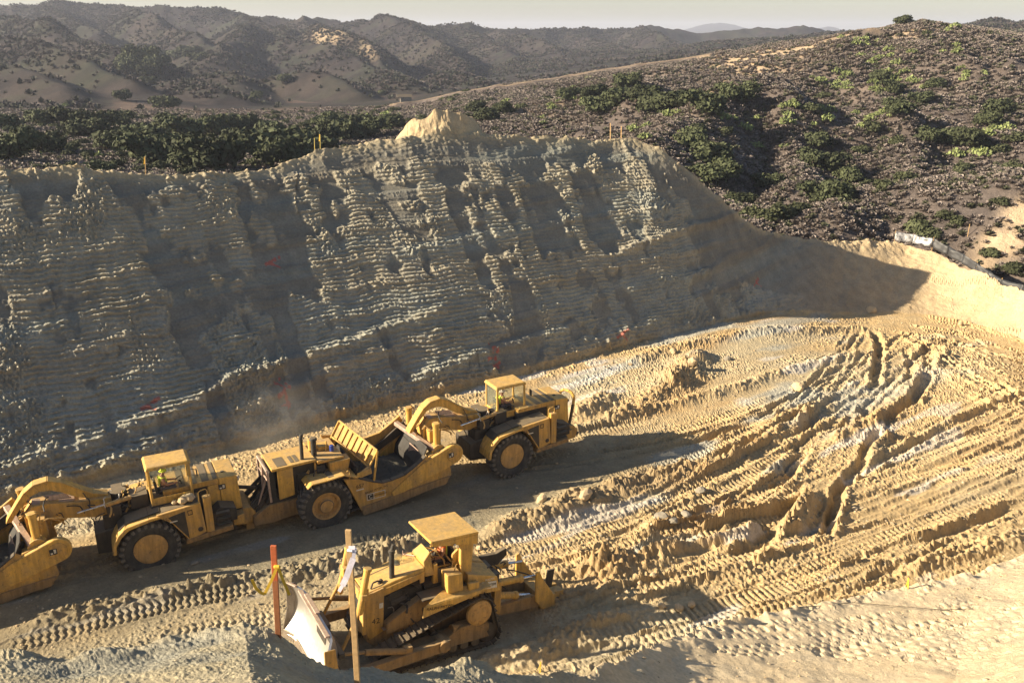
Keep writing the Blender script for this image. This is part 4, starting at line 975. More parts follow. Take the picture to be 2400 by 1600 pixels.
# ------------------------------------------------------------------ mesh builder for the machines
class MB:
    def __init__(s): s.v = []; s.f = []; s.m = []; s.mats = []; s.cur = 0
    def use(s, name):
        if name not in s.mats: s.mats.append(name)
        s.cur = s.mats.index(name); return s
    def add(s, vs, fs):
        k = len(s.v); s.v += [tuple(map(float, p)) for p in vs]; s.f += [tuple(k+i for i in f) for f in fs]; s.m += [s.cur]*len(fs); return s
    def hexa(s, p):   # 8 corners: bottom 4 counter-clockwise, top 4
        return s.add(p, [(3, 2, 1, 0), (4, 5, 6, 7), (0, 1, 5, 4), (1, 2, 6, 5), (2, 3, 7, 6), (3, 0, 4, 7)])
    def box(s, x0, x1, y0, y1, z0, z1):
        return s.hexa([(x0, y0, z0), (x1, y0, z0), (x1, y1, z0), (x0, y1, z0), (x0, y0, z1), (x1, y0, z1), (x1, y1, z1), (x0, y1, z1)])
    def prism(s, prof, y0, y1):      # closed profile in x, z
        n = len(prof); ar = sum(prof[i][0]*prof[(i+1) % n][1]-prof[(i+1) % n][0]*prof[i][1] for i in range(n))
        if ar < 0: prof = prof[::-1]
        vs = [(x, y0, z) for x, z in prof]+[(x, y1, z) for x, z in prof]
        return s.add(vs, [tuple(range(n)), tuple(range(2*n-1, n-1, -1))]+[(i, n+i, n+(i+1) % n, (i+1) % n) for i in range(n)])
    def plate(s, line, th, y0, y1):  # a bent plate: open line in x, z with thickness
        up = []; n = len(line)
        for i, (x, z) in enumerate(line):
            a = line[max(i-1, 0)]; b = line[min(i+1, n-1)]; dx, dz = b[0]-a[0], b[1]-a[1]; L = math.hypot(dx, dz) or 1
            up.append((x-dz/L*th, z+dx/L*th))
        for i in range(n-1):
            s.prism([line[i], line[i+1], up[i+1], up[i]], y0, y1)
        return s
    def cyl(s, p0, p1, r0, r1=None, n=14, cap=True):
        r1 = r0 if r1 is None else r1
        p0 = Vector(p0); p1 = Vector(p1); d = (p1-p0).normalized(); t = d.orthogonal().normalized(); b = d.cross(t)
        vs = [p+(t*math.cos(6.28318*i/n)+b*math.sin(6.28318*i/n))*r for p, r in ((p0, r0), (p1, r1)) for i in range(n)]
        fs = [(i, (i+1) % n, n+(i+1) % n, n+i) for i in range(n)]
        if cap: fs += [tuple(range(n-1, -1, -1)), tuple(range(n, 2*n))]
        return s.add(vs, fs)
    def tube(s, path, r, n=8):
        for a, b in zip(path[:-1], path[1:]): s.cyl(a, b, r, r, n)
        return s
    def bar(s, p0, p1, w, h, up=(0, 0, 1)):
        p0 = Vector(p0); p1 = Vector(p1); d = (p1-p0).normalized(); sd_ = d.cross(Vector(up))
        if sd_.length < .05: sd_ = d.cross(Vector((0, 1, 0)))
        sd_.normalize(); u = sd_.cross(d)
        q = [p+sd_*a*w/2+u*b*h/2 for p in (p0, p1) for a, b in ((-1, -1), (1, -1), (1, 1), (-1, 1))]
        return s.add(q, [(0, 1, 2, 3), (7, 6, 5, 4), (0, 4, 5, 1), (1, 5, 6, 2), (2, 6, 7, 3), (3, 7, 4, 0)])
    def lathe(s, c, ax, prof, n=28): # prof: (radius, offset along the axis)
        c = Vector(c); ax = Vector(ax).normalized(); t = ax.orthogonal().normalized(); b = ax.cross(t); k = len(prof)
        vs = [c+ax*o+(t*math.cos(6.28318*i/n)+b*math.sin(6.28318*i/n))*r for i in range(n) for r, o in prof]
        fs = [(i*k+j, ((i+1) % n)*k+j, ((i+1) % n)*k+j+1, i*k+j+1) for i in range(n) for j in range(k-1)]
        return s.add(vs, fs)
    def build(s, name, parent=None, bevel=.018, smooth=False, **k):
        me = bpy.data.meshes.new(name); me.from_pydata(s.v, [], s.f)
        for m in s.mats: me.materials.append(M[m])
        me.polygons.foreach_set('material_index', s.m); me.update()
        bm_fix(me)
        if smooth: me.polygons.foreach_set('use_smooth', [True]*len(me.polygons))
        o = link(name, me, None, parent, **k)
        if bevel:
            b = o.modifiers.new('bevel', 'BEVEL'); b.width = bevel; b.segments = 1; b.limit_method = 'ANGLE'; b.angle_limit = R(40)
        return o
import bmesh
def bm_fix(me):
    b = bmesh.new(); b.from_mesh(me); bmesh.ops.recalc_face_normals(b, faces=b.faces); b.to_mesh(me); b.free()
def part(name, mt, fn, parent, **k):
    m = MB().use(mt); fn(m); return m.build(name, parent, **k)
def arc(cx, cz, r, a0, a1, n=8): return [(cx+r*math.cos(R(a0+(a1-a0)*i/n)), cz+r*math.sin(R(a0+(a1-a0)*i/n))) for i in range(n+1)]
def text(body, size, mt, parent, loc, rot, name='lettering', ext=.004, sx=1.):
    cu = bpy.data.curves.new(name, 'FONT'); cu.body = body; cu.size = size; cu.extrude = ext; cu.align_x = 'CENTER'; cu.align_y = 'CENTER'; cu.space_character = 1.05
    tmp = bpy.data.objects.new(name+'_tmp', cu); COL.objects.link(tmp); bpy.context.view_layer.update()
    me = bpy.data.meshes.new_from_object(tmp.evaluated_get(bpy.context.evaluated_depsgraph_get()))
    bpy.data.objects.remove(tmp); me.materials.clear(); me.materials.append(M[mt])
    o = link(name, me, None, parent); o.location = loc; o.rotation_euler = rot; o.scale = (sx, 1, 1); return o

# ------------------------------------------------------------------ wheels
TR_R = 1.26
def tyre_mesh():
    m = MB().use('rubber')
    prof = [(.66, .12), (.80, .03), (1.0, -.02), (1.14, .04), (TR_R-.07, .12), (TR_R-.06, .43), (TR_R-.07, .74), (1.14, .82), (1.0, .88), (.80, .83), (.66, .74)]
    m.lathe((0, 0, 0), (0, 1, 0), prof, 40)
    m.use('tread')
    for i in range(26):
        for sgn in (0, 1):
            a0 = 6.28318*(i+.5*sgn)/26
            ys = (.03, .41) if sgn == 0 else (.83, .45)
            q = []
            for rr in (TR_R-.10, TR_R):
                for (yy, da, w) in ((ys[0], .0, .062), (ys[1], .12, .04)):
                    for s_ in (-1, 1):
                        an = a0+da+s_*w; r_ = rr-(.05 if yy in (.03, .83) and rr == TR_R else 0)
                        q.append((r_*math.cos(an), yy, r_*math.sin(an)))
            m.hexa([q[0], q[2], q[3], q[1], q[4], q[6], q[7], q[5]])
            # shoulder block running down the side wall
            yo = ys[0]; o_ = -.035 if sgn == 0 else .035; q = []
            for rr in (1.05, TR_R-.05):
                for yy in (yo+o_, yo+o_*-1.5):
                    for s_ in (-1, 1):
                        an = a0+s_*.055; q.append((rr*math.cos(an), yy, rr*math.sin(an)))
            m.hexa([q[0], q[2], q[3], q[1], q[4], q[6], q[7], q[5]])
    return m
def wheel(parent, x, y, z, kind, flip=False, spin=0.):
    t = tyre_mesh().build('tyre', None, bevel=0)
    w = t; w.name = 'wheel'; w.parent = parent; w.location = (x, y, z); w.rotation_euler = (0, spin, 0 if not flip else math.pi)
    m = MB().use('hub')
    if kind == 'plain':
        m.lathe((0, .10, 0), (0, -1, 0), [(.69, -.05), (.68, .03), (.60, .055), (.02, .075), (0, .075)], 32)
        m.build('hub_cover', w, bevel=0)
    else:
        m.lathe((0, .10, 0), (0, -1, 0), [(.69, -.06), (.68, .02), (.60, .0), (.50, -.12), (.40, -.10), (.30, .05), (0, .07)], 32)
        m.use('grime').lathe((0, .10, 0), (0, -1, 0), [(.335, -.06), (.335, .03), (.30, .052)], 24)
        m.use('hub')
        for i in range(10): m.cyl((.55*math.cos(i*.628), .14, .55*math.sin(i*.628)), (.55*math.cos(i*.628), .06, .55*math.sin(i*.628)), .03, n=6)
        m.build('rim', w, bevel=0)
    return w
def hoses(parent, seed, n, box, mt='black', r=.022, name='hose'):
    g = random.Random(seed); m = MB().use(mt)
    for i in range(n):
        x0, x1, y0, y1, z0, z1 = box
        p = Vector((g.uniform(x0, x1), g.uniform(y0, y1), g.uniform(z0, z1))); path = [p]
        d = Vector((g.uniform(-1, 1), g.uniform(-.7, .7), g.uniform(-.2, 1)))*.3
        d = d*.62
        for k in range(5):
            d = d*.78+Vector((g.uniform(-.1, .1), g.uniform(-.1, .1), -.05)); path.append(path[-1]+d)
        m.tube(path, r*g.uniform(.7, 1.4), 6)
    return m.build(name, parent, bevel=0, kind='stuff' if n > 3 else None)

def person(name, loc, rz, label, vest='vest_o', hat='white', lean=.1, reach=.45):
    "a seated operator: one skinned body with clothes over it"
    V = [(0, 0, .02), (0, 0, .22), (-lean*.3, 0, .42), (-lean*.2, 0, .54), (-lean*.1+.02, 0, .62), (.03, 0, .72),          # pelvis, waist, chest, neck base, neck, head
         (0, .11, .0), (.44, .14, .03), (.50, .15, -.40), (.64, .15, -.46), (0, -.11, .0), (.44, -.14, .03), (.50, -.15, -.40), (.64, -.15, -.46),
         (-.02, .21, .48), (.10, .27, .22), (reach, .20, .20), (reach+.10, .18, .22), (-.02, -.21, .48), (.10, -.27, .22), (reach, -.20, .20), (reach+.10, -.18, .22), (.05, 0, .80), (.135, 0, .70)]
    E_ = [(0, 1), (1, 2), (2, 3), (3, 4), (4, 5), (5, 22), (5, 23), (0, 6), (6, 7), (7, 8), (8, 9), (0, 10), (10, 11), (11, 12), (12, 13), (3, 14), (14, 15), (15, 16), (16, 17), (3, 18), (18, 19), (19, 20), (20, 21)]
    rad = [.15, .14, .16, .10, .06, .105, .095, .075, .05, .045, .095, .075, .05, .045, .065, .05, .038, .035, .065, .05, .038, .035, .085, .012]
    def skin(nm, vi, ei, grow, mt, parent):
        idx = {v: i for i, v in enumerate(vi)}
        me = bpy.data.meshes.new(nm); me.from_pydata([V[i] for i in vi], [(idx[a], idx[b]) for a, b in E_ if a in idx and b in idx], []); me.update()
        o = link(nm, me, None, parent); me.materials.append(M[mt])
        sk = o.modifiers.new('skin', 'SKIN'); sk.use_smooth_shade = True
        for i, v in enumerate(vi):
            me.skin_vertices[0].data[i].radius = (rad[v]*grow, rad[v]*grow*(1.15 if v in (0, 1, 2) else 1)); me.skin_vertices[0].data[i].use_root = (i == 0)
        ss_ = o.modifiers.new('smooth', 'SUBSURF'); ss_.levels = 1; ss_.render_levels = 2
        return o
    b = skin(name, list(range(24)), None, 1., 'skin', None)
    b.location = loc; b.rotation_euler = (0, 0, rz); tag(b, label, 'person')
    skin('trousers', [0, 6, 7, 8, 10, 11, 12], None, 1.12, 'jeans', b)
    skin('vest', [1, 2, 3, 14, 18], None, 1.12, vest, b)
    m = MB().use('boots'); m.box(.46, .74, .09, .20, -.53, -.42); m.box(.46, .74, -.20, -.09, -.53, -.42); m.build('boots', b)
    m = MB().use(hat); m.lathe((.04, 0, .81), (0, 0, 1), [(.17, -.02), (.125, 0), (.12, .06), (.07, .11), (0, .125)], 16); m.build('hard_hat', b, bevel=0)
    m = MB().use('lime'); m.box(-.20, -.155, -.13, -.08, .16, .56); m.box(-.20, -.155, .08, .13, .16, .56); m.build('vest_stripe', b, bevel=0)
    return b

# ------------------------------------------------------------------ wheel tractor-scrapers
def scraper(org, yaw, label, bail_down, cab, gd, loaded):
    x, y = org
    rt = empty('wheel_scraper', (x, y, gd), yaw, label=label, cat='scraper', group='yellow push-pull wheel scrapers coupled in line')
    P = lambda n, mt, fn, par=rt, **k: part(n, mt, fn, par, **k)
    W0, W1 = 0., 3.5
    zc = 1.12
    for (xx, kind) in ((.09, 'plain'), (-9.8, 'deep')):
        wheel(rt, xx, W0, zc, kind, spin=.07 if xx > 0 else .3)
        w = wheel(rt, xx, W1, zc, kind, True, .2)
    # ---- tractor
    def fender(m):
        m.plate([(-1.36, 1.32), (-1.30, 1.72), (-1.06, 2.15), (-.72, 2.44), (.2, 2.60), (.62, 2.62)], -.06, -.06, 1.0)
        m.prism([(-1.36, 1.32), (-1.30, 1.72), (-1.06, 2.15), (-.72, 2.44), (.2, 2.60), (.62, 2.62), (.62, 2.50), (.25, 2.48), (-.62, 2.30), (-.95, 2.02), (-1.18, 1.66), (-1.22, 1.30)], .0-.07, -.02)
    P('fender', 'yellow', fender)
    def fender2(m):
        m.plate([(-1.45, 1.6), (-1.30, 2.0), (-1.06, 2.3), (-.6, 2.52), (.2, 2.64), (1.5, 2.66)], -.06, 2.55, 3.5)
    P('fender', 'yellow', fender2)
    P('side_tank', 'yellow2', lambda m: m.prism([(.50, 2.66), (2.28, 2.80), (2.38, 1.36), (1.66, 1.12), (1.42, 1.52), (1.05, 2.15), (.62, 2.50)], -.02, 1.0))
    P('tank_top_plate', 'grime', lambda m: m.prism([(.7, 2.68), (2.2, 2.80), (2.2, 2.815), (.7, 2.695)], .12, .95))
    def stain(m): m.prism([(.95, 2.46), (1.62, 2.58), (1.66, 1.22), (1.50, 1.50), (1.1, 2.15)], -.026, -.02)
    P('oil_stain', 'grime', stain, bevel=0)
    P('corner_post', 'yellow2', lambda m: m.box(2.40, 2.72, -.03, .25, 1.30, 3.0))
    P('filler_cap', 'grime', lambda m: m.cyl((2.15, -.05, 1.55), (2.15, .02, 1.55), .11, n=14))
    P('sill', 'muddy', lambda m: m.prism([(1.5, .98), (1.55, 1.20), (3.5, 1.38), (3.5, 1.14)], -.04, .5))
    P('step_well', 'grime', lambda m: m.prism([(2.74, 1.36), (2.74, 1.95), (3.1, 2.2), (3.75, 2.0), (3.75, 1.42)], .25, .95))
    def steps(m):
        for q in range(3): m.box(2.85, 3.45, .02, .24, 1.45+q*.28, 1.49+q*.28)
    P('step', 'grime', steps)
    P('handrail', 'yellow', lambda m: m.tube([(2.25, .06, 2.8), (2.25, .06, 3.25), (2.33, .06, 3.33), (2.55, .06, 3.36), (2.62, .06, 3.28), (2.62, .06, 3.0)], .022))
    # bonnet
    def nose(m):
        m.prism([(3.26, 1.6), (3.26, 3.28), (4.02, 3.22), (4.12, 1.55)], .92, 2.75); m.box(2.75, 3.25, .96, 2.7, 1.7, 2.98)
    P('radiator_cowl', 'yellow', nose)
    P('grille', 'black', lambda m: [m.prism([(4.025+.02*0, 3.05-i*.12), (4.06, 3.05-i*.12), (4.07, 3.0-i*.12), (4.04, 3.0-i*.12)], 1.1, 2.55) for i in range(11)])
    P('bonnet', 'yellow2', lambda m: m.prism([(.95, 3.0), (.95, 3.19), (3.25, 3.254), (3.25, 3.0)], .95, 2.70))
    for k_, (a_, b_) in enumerate(((1.62, 1.88), (2.08, 2.36), (2.56, 2.86), (3.02, 3.2))):
        P('black_stripe', 'black', lambda m: m.prism([(a_, 3.200+(a_-.95)*.028), (a_, 3.212+(a_-.95)*.028), (b_, 3.212+(b_-.95)*.028), (b_, 3.2+(b_-.95)*.028)], 1.0, 2.68), bevel=0)
    P('deck_plate', 'grime', lambda m: m.plate([(-1.0, 2.24), (-.70, 2.47), (.2, 2.63), (.68, 2.69)], .03, .22, 1.02))
    P('engine_bay', 'grime', lambda m: m.box(.9, 2.74, 1.02, 2.62, 1.0, 2.99))
    P('radiator_cap', 'grime', lambda m: m.cyl((3.5, 1.5, 3.24), (3.5, 1.5, 3.30), .08))
    P('headlight', 'white', lambda m: m.cyl((4.06, 1.15, 2.95), (4.13, 1.15, 2.95), .09))
    P('headlight', 'white', lambda m: m.cyl((4.06, 2.5, 2.95), (4.13, 2.5, 2.95), .09))
    P('chassis', 'grime', lambda m: m.prism([(-1.9, .95), (-1.9, 1.9), (.6, 2.1), (4.1, 1.55), (4.3, 1.0), (3.9, .75), (.3, .7)], 1.0, 2.6))
    P('bumper', 'yellow2', lambda m: (m.prism([(4.1, 1.55), (4.45, 1.5), (4.65, 1.2), (4.55, .75), (4.0, .72)], .85, 2.65), m.prism([(3.6, 1.4), (4.1, 1.5), (4.1, 1.0), (3.6, 1.0)], .5, 3.0)))
    # cab with roof, posts, glass
    cx, cy, ct = cab; cw, cl = 1.25, 1.72; fz = 2.75
    def posts(m):
        for (px, py) in ((0, 0), (0, cw-.09), (cl-.1, 0), (cl-.1, cw-.09)): m.hexa([(cx+px+.03*(px > 1), cy+py, fz), (cx+px+.11, cy+py, fz), (cx+px+.11, cy+py+.09, fz), (cx+px, cy+py+.09, fz), (cx+px, cy+py, ct), (cx+px+.1, cy+py, ct), (cx+px+.1, cy+py+.09, ct), (cx+px, cy+py+.09, ct)])
        m.box(cx, cx+.06, cy+.09, cy+cw-.09, fz, fz+.45)
        m.box(cx+.1, cx+cl-.03, cy+.005, cy+.05, fz, fz+.35)
    P('cab_frame', 'yellow', posts)
    def roof(m):
        o = .07; z = ct
        m.hexa([(cx-o, cy-o, z), (cx+cl+o, cy-o, z), (cx+cl+o, cy+cw+o, z), (cx-o, cy+cw+o, z), (cx, cy, z+.15), (cx+cl-.05, cy+.02, z+.13), (cx+cl-.05, cy+cw-.02, z+.13), (cx, cy+cw, z+.15)])
    P('cab_roof', 'yellow', roof, bevel=.03)
    gl = lambda n, *a: P(n, 'glass', lambda m: m.box(*a), bevel=0)
    gl('window', cx+.02, cx+.035, cy+.1, cy+cw-.1, fz+.46, ct-.02); gl('window', cx+.12, cx+cl-.12, cy+cw-.05, cy+cw-.035, fz+.36, ct-.02); gl('window', cx+cl-.04, cx+cl-.025, cy+.1, cy+cw-.1, fz+.4, ct-.02)
    P('cab_floor', 'grime', lambda m: (m.box(cx-.05, cx+cl+.05, cy-.02, cy+cw+.05, 2.45, fz-.002), m.box(cx+.05, cx+.75, cy+.25, cy+.95, 1.9, 2.44)))
    P('seat', 'black', lambda m: (m.box(cx+.38, cx+.85, cy+.35, cy+.85, fz+.30, fz+.42), m.hexa([(cx+.26, cy+.35, fz+.35), (cx+.38, cy+.35, fz+.35), (cx+.38, cy+.85, fz+.35), (cx+.26, cy+.85, fz+.35), (cx+.2, cy+.38, fz+.95), (cx+.3, cy+.38, fz+.95), (cx+.3, cy+.82, fz+.95), (cx+.2, cy+.82, fz+.95)]), m.box(cx+.45, cx+.75, cy+.45, cy+.75, fz, fz+.30)))
    P('steering_wheel', 'black', lambda m: (m.lathe((cx+1.25, cy+.6, fz+.72), (-.5, 0, .85), [(.19, -.015), (.22, -.015), (.22, .015), (.19, .015), (.19, -.015)], 16), m.cyl((cx+1.25, cy+.6, fz+.72), (cx+1.45, cy+.6, fz+.2), .03)))
    P('mirror', 'black', lambda m: (m.tube([(cx+cl, cy+.02, ct-.3), (cx+cl+.25, cy-.12, ct-.35)], .015), m.box(cx+cl+.2, cx+cl+.24, cy-.25, cy-.05, ct-.65, ct-.3)))
    # hitch between tractor and neck: dark, oily, full of hoses
    P('hitch', 'grime', lambda m: (m.box(-1.5, -.1, 1.15, 2.35, 1.6, 2.5), m.cyl((-.75, 1.75, 1.2), (-.75, 1.75, 3.35), .34), m.box(-1.2, .1, 1.3, 2.2, 2.5, 2.72), m.box(-.35, .35, 1.1, 1.9, 2.6, 3.2), m.box(-1.3, -.75, .95, 1.35, 2.55, 3.05), m.box(-1.0, -.55, 1.9, 2.6, 2.6, 3.25)))
    P('steering_cylinder', 'chrome', lambda m: (m.cyl((-2.4, 1.0, 3.08), (-1.2, 1.05, 3.18), .045),))
    P('steering_cylinder', 'yellow2', lambda m: (m.cyl((-1.3, 1.0, 3.15), (-.3, 1.1, 3.22), .09), m.cyl((-1.3, 2.5, 3.0), (-.3, 2.4, 3.1), .09)))
    hoses(rt, 3, 26, (-1.9, .5, .9, 2.3, 2.4, 3.35)); hoses(rt, 4, 9, (-1.6, .2, 1.0, 2.2, 3.0, 3.4), 'yellow2', .03, 'pipe'); hoses(rt, 5, 8, (-1.8, .6, .8, 2.4, 2.9, 3.4), 'white', .012, 'cable')
    # ---- gooseneck
    def neck(m):
        outer = [(-1.15, 3.34), (-1.7, 3.52), (-2.3, 3.95), (-2.75, 4.30), (-3.25, 4.52), (-3.75, 4.46), (-4.15, 4.18), (-4.45, 3.78), (-4.85, 3.22), (-4.95, 3.02)]
        inner = [(-4.78, 3.0), (-4.62, 3.24), (-4.22, 3.70), (-3.95, 3.98), (-3.6, 4.10), (-3.2, 4.06), (-2.8, 3.86), (-2.3, 3.50), (-1.7, 3.28), (-1.15, 3.2)]
        for o_, i_ in zip(range(len(outer)-1), range(len(outer)-1)):
            ii = inner[::-1]; m.prism([outer[o_], outer[o_+1], ii[o_+1], ii[o_]], 1.58, 1.94)
        for k in range(len(outer)-1):
            (ax, az), (bx, bz) = outer[k], outer[k+1]; L = math.hypot(bx-ax, bz-az); nx, nz = (bz-az)/L*-.03, (bx-ax)/L*.03
            m.prism([(ax, az), (bx, bz), (bx-nx*1, bz-nz), (ax-nx, az-nz)], 1.52, 2.0)
    P('gooseneck', 'yellow', neck)
    def beam(m):
        m.prism([(-1.05, 3.28), (-1.05, 2.55), (-1.7, 2.5), (-2.6, 2.72), (-3.4, 2.92), (-3.55, 2.55), (-3.75, 2.2), (-4.25, 2.2), (-4.3, 3.2), (-3.95, 3.62), (-3.4, 3.62), (-2.3, 3.38)], 1.35, 2.15)
        m.box(-4.15, -3.55, .9, 2.6, 2.35, 3.2)
    P('neck_beam', 'yellow2', beam)
    P('neck_cover', 'pink', lambda m: (m.prism([(-3.9, 3.635), (-3.95, 3.66), (-2.4, 3.45), (-2.4, 3.42)], 1.5, 2.0), m.prism([(-3.3, 3.6), (-3.5, 3.85), (-2.7, 3.75), (-2.5, 3.5)], 1.62, 1.7)))
    hoses(rt, 8, 14, (-4.6, -3.3, .9, 2.4, 2.4, 3.5), 'yellow2', .028, 'pipe'); hoses(rt, 9, 10, (-4.4, -2.0, 1.2, 2.2, 3.0, 3.8), 'black', .02)
    P('cross_tube', 'yellow', lambda m: (m.cyl((-3.95, .35, 2.3), (-3.95, 3.15, 2.3), .30, n=18), m.cyl((-3.95, .30, 2.3), (-3.95, .40, 2.3), .38, n=18)))
    for yy, xx in ((.55, -3.95), (2.95, -4.35)):
        c = P('bowl_lift_cylinder', 'yellow', lambda m: (m.cyl((xx, yy, 2.5), (xx, yy, 3.72), .16, n=14), m.cyl((xx, yy, 3.62), (xx, yy, 3.78), .19, n=14), m.box(xx-.22, xx+.22, yy-.2, yy+.2, 2.35, 2.62), m.tube([(xx+.2, yy, 2.6), (xx+.24, yy, 3.4), (xx+.3, yy, 3.7), (xx+.1, yy, 3.82)], .025)))
        part('cylinder_rod', 'chrome', lambda m: m.cyl((xx, yy, 1.5), (xx, yy, 2.36), .07), c)
    for yy, yb in ((.02, .28), (3.22, 3.48)):
        def arm(m):
            prof = arc(-3.28, 2.12, .52, 100, -80, 10)
            m.prism([(-6.5, .62), (-6.62, .95)]+[(-5.0, 2.02)]+prof+[(-4.4, 1.24)], yy, yb)
        a = P('draft_arm', 'yellow', arm, bevel=.025)
        part('pivot_boss', 'yellow2', lambda m: m.cyl((-3.28, yy-.04, 2.12), (-3.28, yb+.04, 2.12), .36, n=24), a)
    # ---- bowl
    side = [(-8.9, 2.25), (-8.2, 2.10), (-7.45, 1.72), (-7.05, 1.56), (-6.6, 1.56), (-5.9, 1.66), (-5.2, 2.05), (-4.75, 2.36), (-3.85, 1.70), (-3.45, 1.45), (-3.40, 1.0), (-3.75, .62), (-5.2, .42), (-6.6, .22), (-8.05, .12), (-8.75, 1.9)]
    P('bowl_side', 'yellow2', lambda m: m.prism(side, .08, .24)); P('bowl_side', 'yellow2', lambda m: m.prism([(x_, z_+(.9 if z_ > 1.5 and x_ < -4.5 else 0)) for x_, z_ in side], 3.26, 3.42))
    P('side_rail', 'muddy', lambda m: m.prism([(-8.15, .30), (-8.0, .62), (-3.9, .98), (-3.5, 1.0), (-3.75, .60)], .0, .08))
    P('caked_mud', 'muddy', lambda m: m.prism([(-8.05, .13), (-8.12, .62), (-7.2, .50), (-6.2, .66), (-5.2, .55), (-4.2, .80), (-3.6, .70), (-3.8, .63), (-5.2, .43), (-6.6, .23)], .045, .082), bevel=0)
    P('rim_flange', 'grime', lambda m: m.plate([(-4.78, 2.40), (-5.2, 2.10), (-5.9, 1.71), (-6.6, 1.61), (-7.05, 1.61), (-7.45, 1.77), (-8.15, 2.14)], .05, .02, .30))
    P('bowl_floor', 'dark_steel', lambda m: m.prism([(-8.6, .35), (-3.8, .60), (-3.8, .70), (-8.6, .48)], .24, 3.26))
    P('inner_wall', 'dark_steel', lambda m: m.plate([(-8.15, .5), (-8.25, 1.5), (-8.1, 2.6)], .1, .26, 3.24))
    if loaded:
        n = 26; gx, gy = np.meshgrid(np.linspace(-8.15, -4.6, n), np.linspace(.27, 3.23, n), indexing='ij')
        gz = 1.25+.25*fbm(gx*1.1, gy*1.1, 3, 77)+.16*fbm(gx*5, gy*5, 3, 78)+.35*np.exp(-((gx+6.2)**2+(gy-2.3)**2)/.5)
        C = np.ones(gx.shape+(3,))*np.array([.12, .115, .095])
        link('soil_load', grid_mesh('soil_load', gx, gy, gz, False, C), M['pit'], rt, kind='stuff')
    # apron, lifted
    def apron(m):
        ln = [(-4.55, 2.72), (-4.75, 2.3), (-5.1, 1.85), (-5.2, 1.4), (-4.95, .95), (-4.5, .7)]
        m.plate(ln, .07, .35, 3.15)
    ap = P('apron', 'dark_steel', apron)
    part('apron_beam', 'pink', lambda m: (m.bar((-4.15, .32, 2.45), (-5.0, 3.18, 2.95), .24, .2),), ap)
    part('apron_lip', 'yellow', lambda m: m.prism([(-4.55, 2.25), (-3.95, 2.45), (-3.82, 2.22), (-4.4, 1.92)], .20, .62), ap)
    def lip(m):
        g = random.Random(2); y = .9
        m.add([(-4.78, y, 2.35), (-4.92, y+.75, 2.5), (-5.0, y+.8, 1.9), (-4.95, y+.62, 1.45), (-4.9, y+.5, 1.75), (-4.85, y+.35, 1.35), (-4.8, y+.22, 1.7), (-4.74, y+.1, 1.6)], [(0, 1, 2, 3, 4, 5, 6, 7)])
    part('torn_liner', 'pink', lip, ap, bevel=0)
    P('far_apron_arm', 'grime', lambda m: m.prism([(-4.6, 3.0), (-7.2, 1.3), (-7.2, 1.1), (-4.6, 2.4)], 3.05, 3.15))
    # ---- spill guard of bars at the back of the bowl
    A_, B_ = Vector((-7.98, 3.05, 3.83)), Vector((-7.14, .22, 3.24)); dn = Vector((-.42, .10, -.80))
    C_, D_ = A_+dn, B_+dn
    gp = P('spill_guard', 'yellow', lambda m: (m.bar(A_, B_, .08, .10), m.bar(C_, D_, .08, .09), m.bar(A_, C_+dn*.3, .08, .09), m.bar(B_, D_, .08, .09)))
    for q in range(1, 8):
        t = q/8; part('bar', 'yellow', lambda m: m.bar(A_.lerp(B_, t), C_.lerp(D_, t), .05, .06), gp)
    part('dirt_sheet', 'yellow2', lambda m: m.add([A_+dn*.08+Vector((.06, 0, .03)), B_+dn*.08+Vector((.06, 0, .03)), D_+Vector((.06, 0, .03)), C_+Vector((.06, 0, .03))], [(0, 1, 2, 3)]), gp, bevel=0)
    P('guard_leg', 'yellow', lambda m: (m.bar(B_, (-7.42, .2, 1.70), .10, .10), m.bar(D_, (-8.30, .2, 2.15), .12, .14), m.bar(A_, (-8.3, 3.2, 2.6), .1, .1), m.bar((-7.5, .2, 2.3), (-8.2, .2, 2.2), .06, .3)))
    P('hook_rail', 'yellow', lambda m: m.tube([(-8.62, .12, 2.2), (-8.60, .1, 2.55), (-8.66, .1, 2.66), (-8.74, .1, 2.62)], .03))
    # ---- rear tractor
    P('engine_cover', 'yellow', lambda m: (m.prism([(-11.95, 3.10), (-11.95, 3.22), (-9.9, 3.22), (-9.9, 3.10)], .86, 2.6),))
    P('rear_deck', 'yellow2', lambda m: (m.prism([(-9.88, 3.0), (-9.88, 3.16), (-8.6, 3.10), (-8.6, 3.0)], .75, 3.0),))
    for (a_, b_, c_, d_) in ((-11.66, -11.22, 1.0, 1.9), (-11.0, -10.85, 1.1, 1.8), (-10.78, -10.62, 1.1, 1.8)):
        P('vent', 'black', lambda m: m.box(a_, b_, c_, d_, 3.222, 3.236), bevel=0)
    P('side_panel', 'yellow', lambda m: m.prism([(-11.72, 1.62), (-11.72, 3.09), (-11.0, 3.09), (-11.0, 1.70)], .86, .94))
    P('rear_engine', 'grime', lambda m: (m.box(-11.6, -9.4, 1.05, 2.45, 1.4, 3.08), m.cyl((-9.9, .98, 2.6), (-9.5, .98, 2.6), .22), m.box(-10.8, -10.2, .95, 1.1, 1.7, 2.6)))
    P('stay', 'yellow2', lambda m: (m.bar((-9.95, .9, 3.08), (-9.95, .95, 2.2), .09, .09), m.bar((-8.9, .95, 3.0), (-8.9, .95, 2.3), .09, .09)))
    hoses(rt, 12, 16, (-11.0, -9.0, .9, 1.4, 1.9, 2.9), 'grime', .03); hoses(rt, 13, 5, (-10.8, -9.2, .9, 1.1, 2.0, 2.7), 'yellow2', .035, 'pipe')
    P('toolbox', 'yellow2', lambda m: m.prism([(-9.32, 2.35), (-9.36, 2.98), (-8.35, 2.98), (-8.5, 2.35)], .62, 1.25))
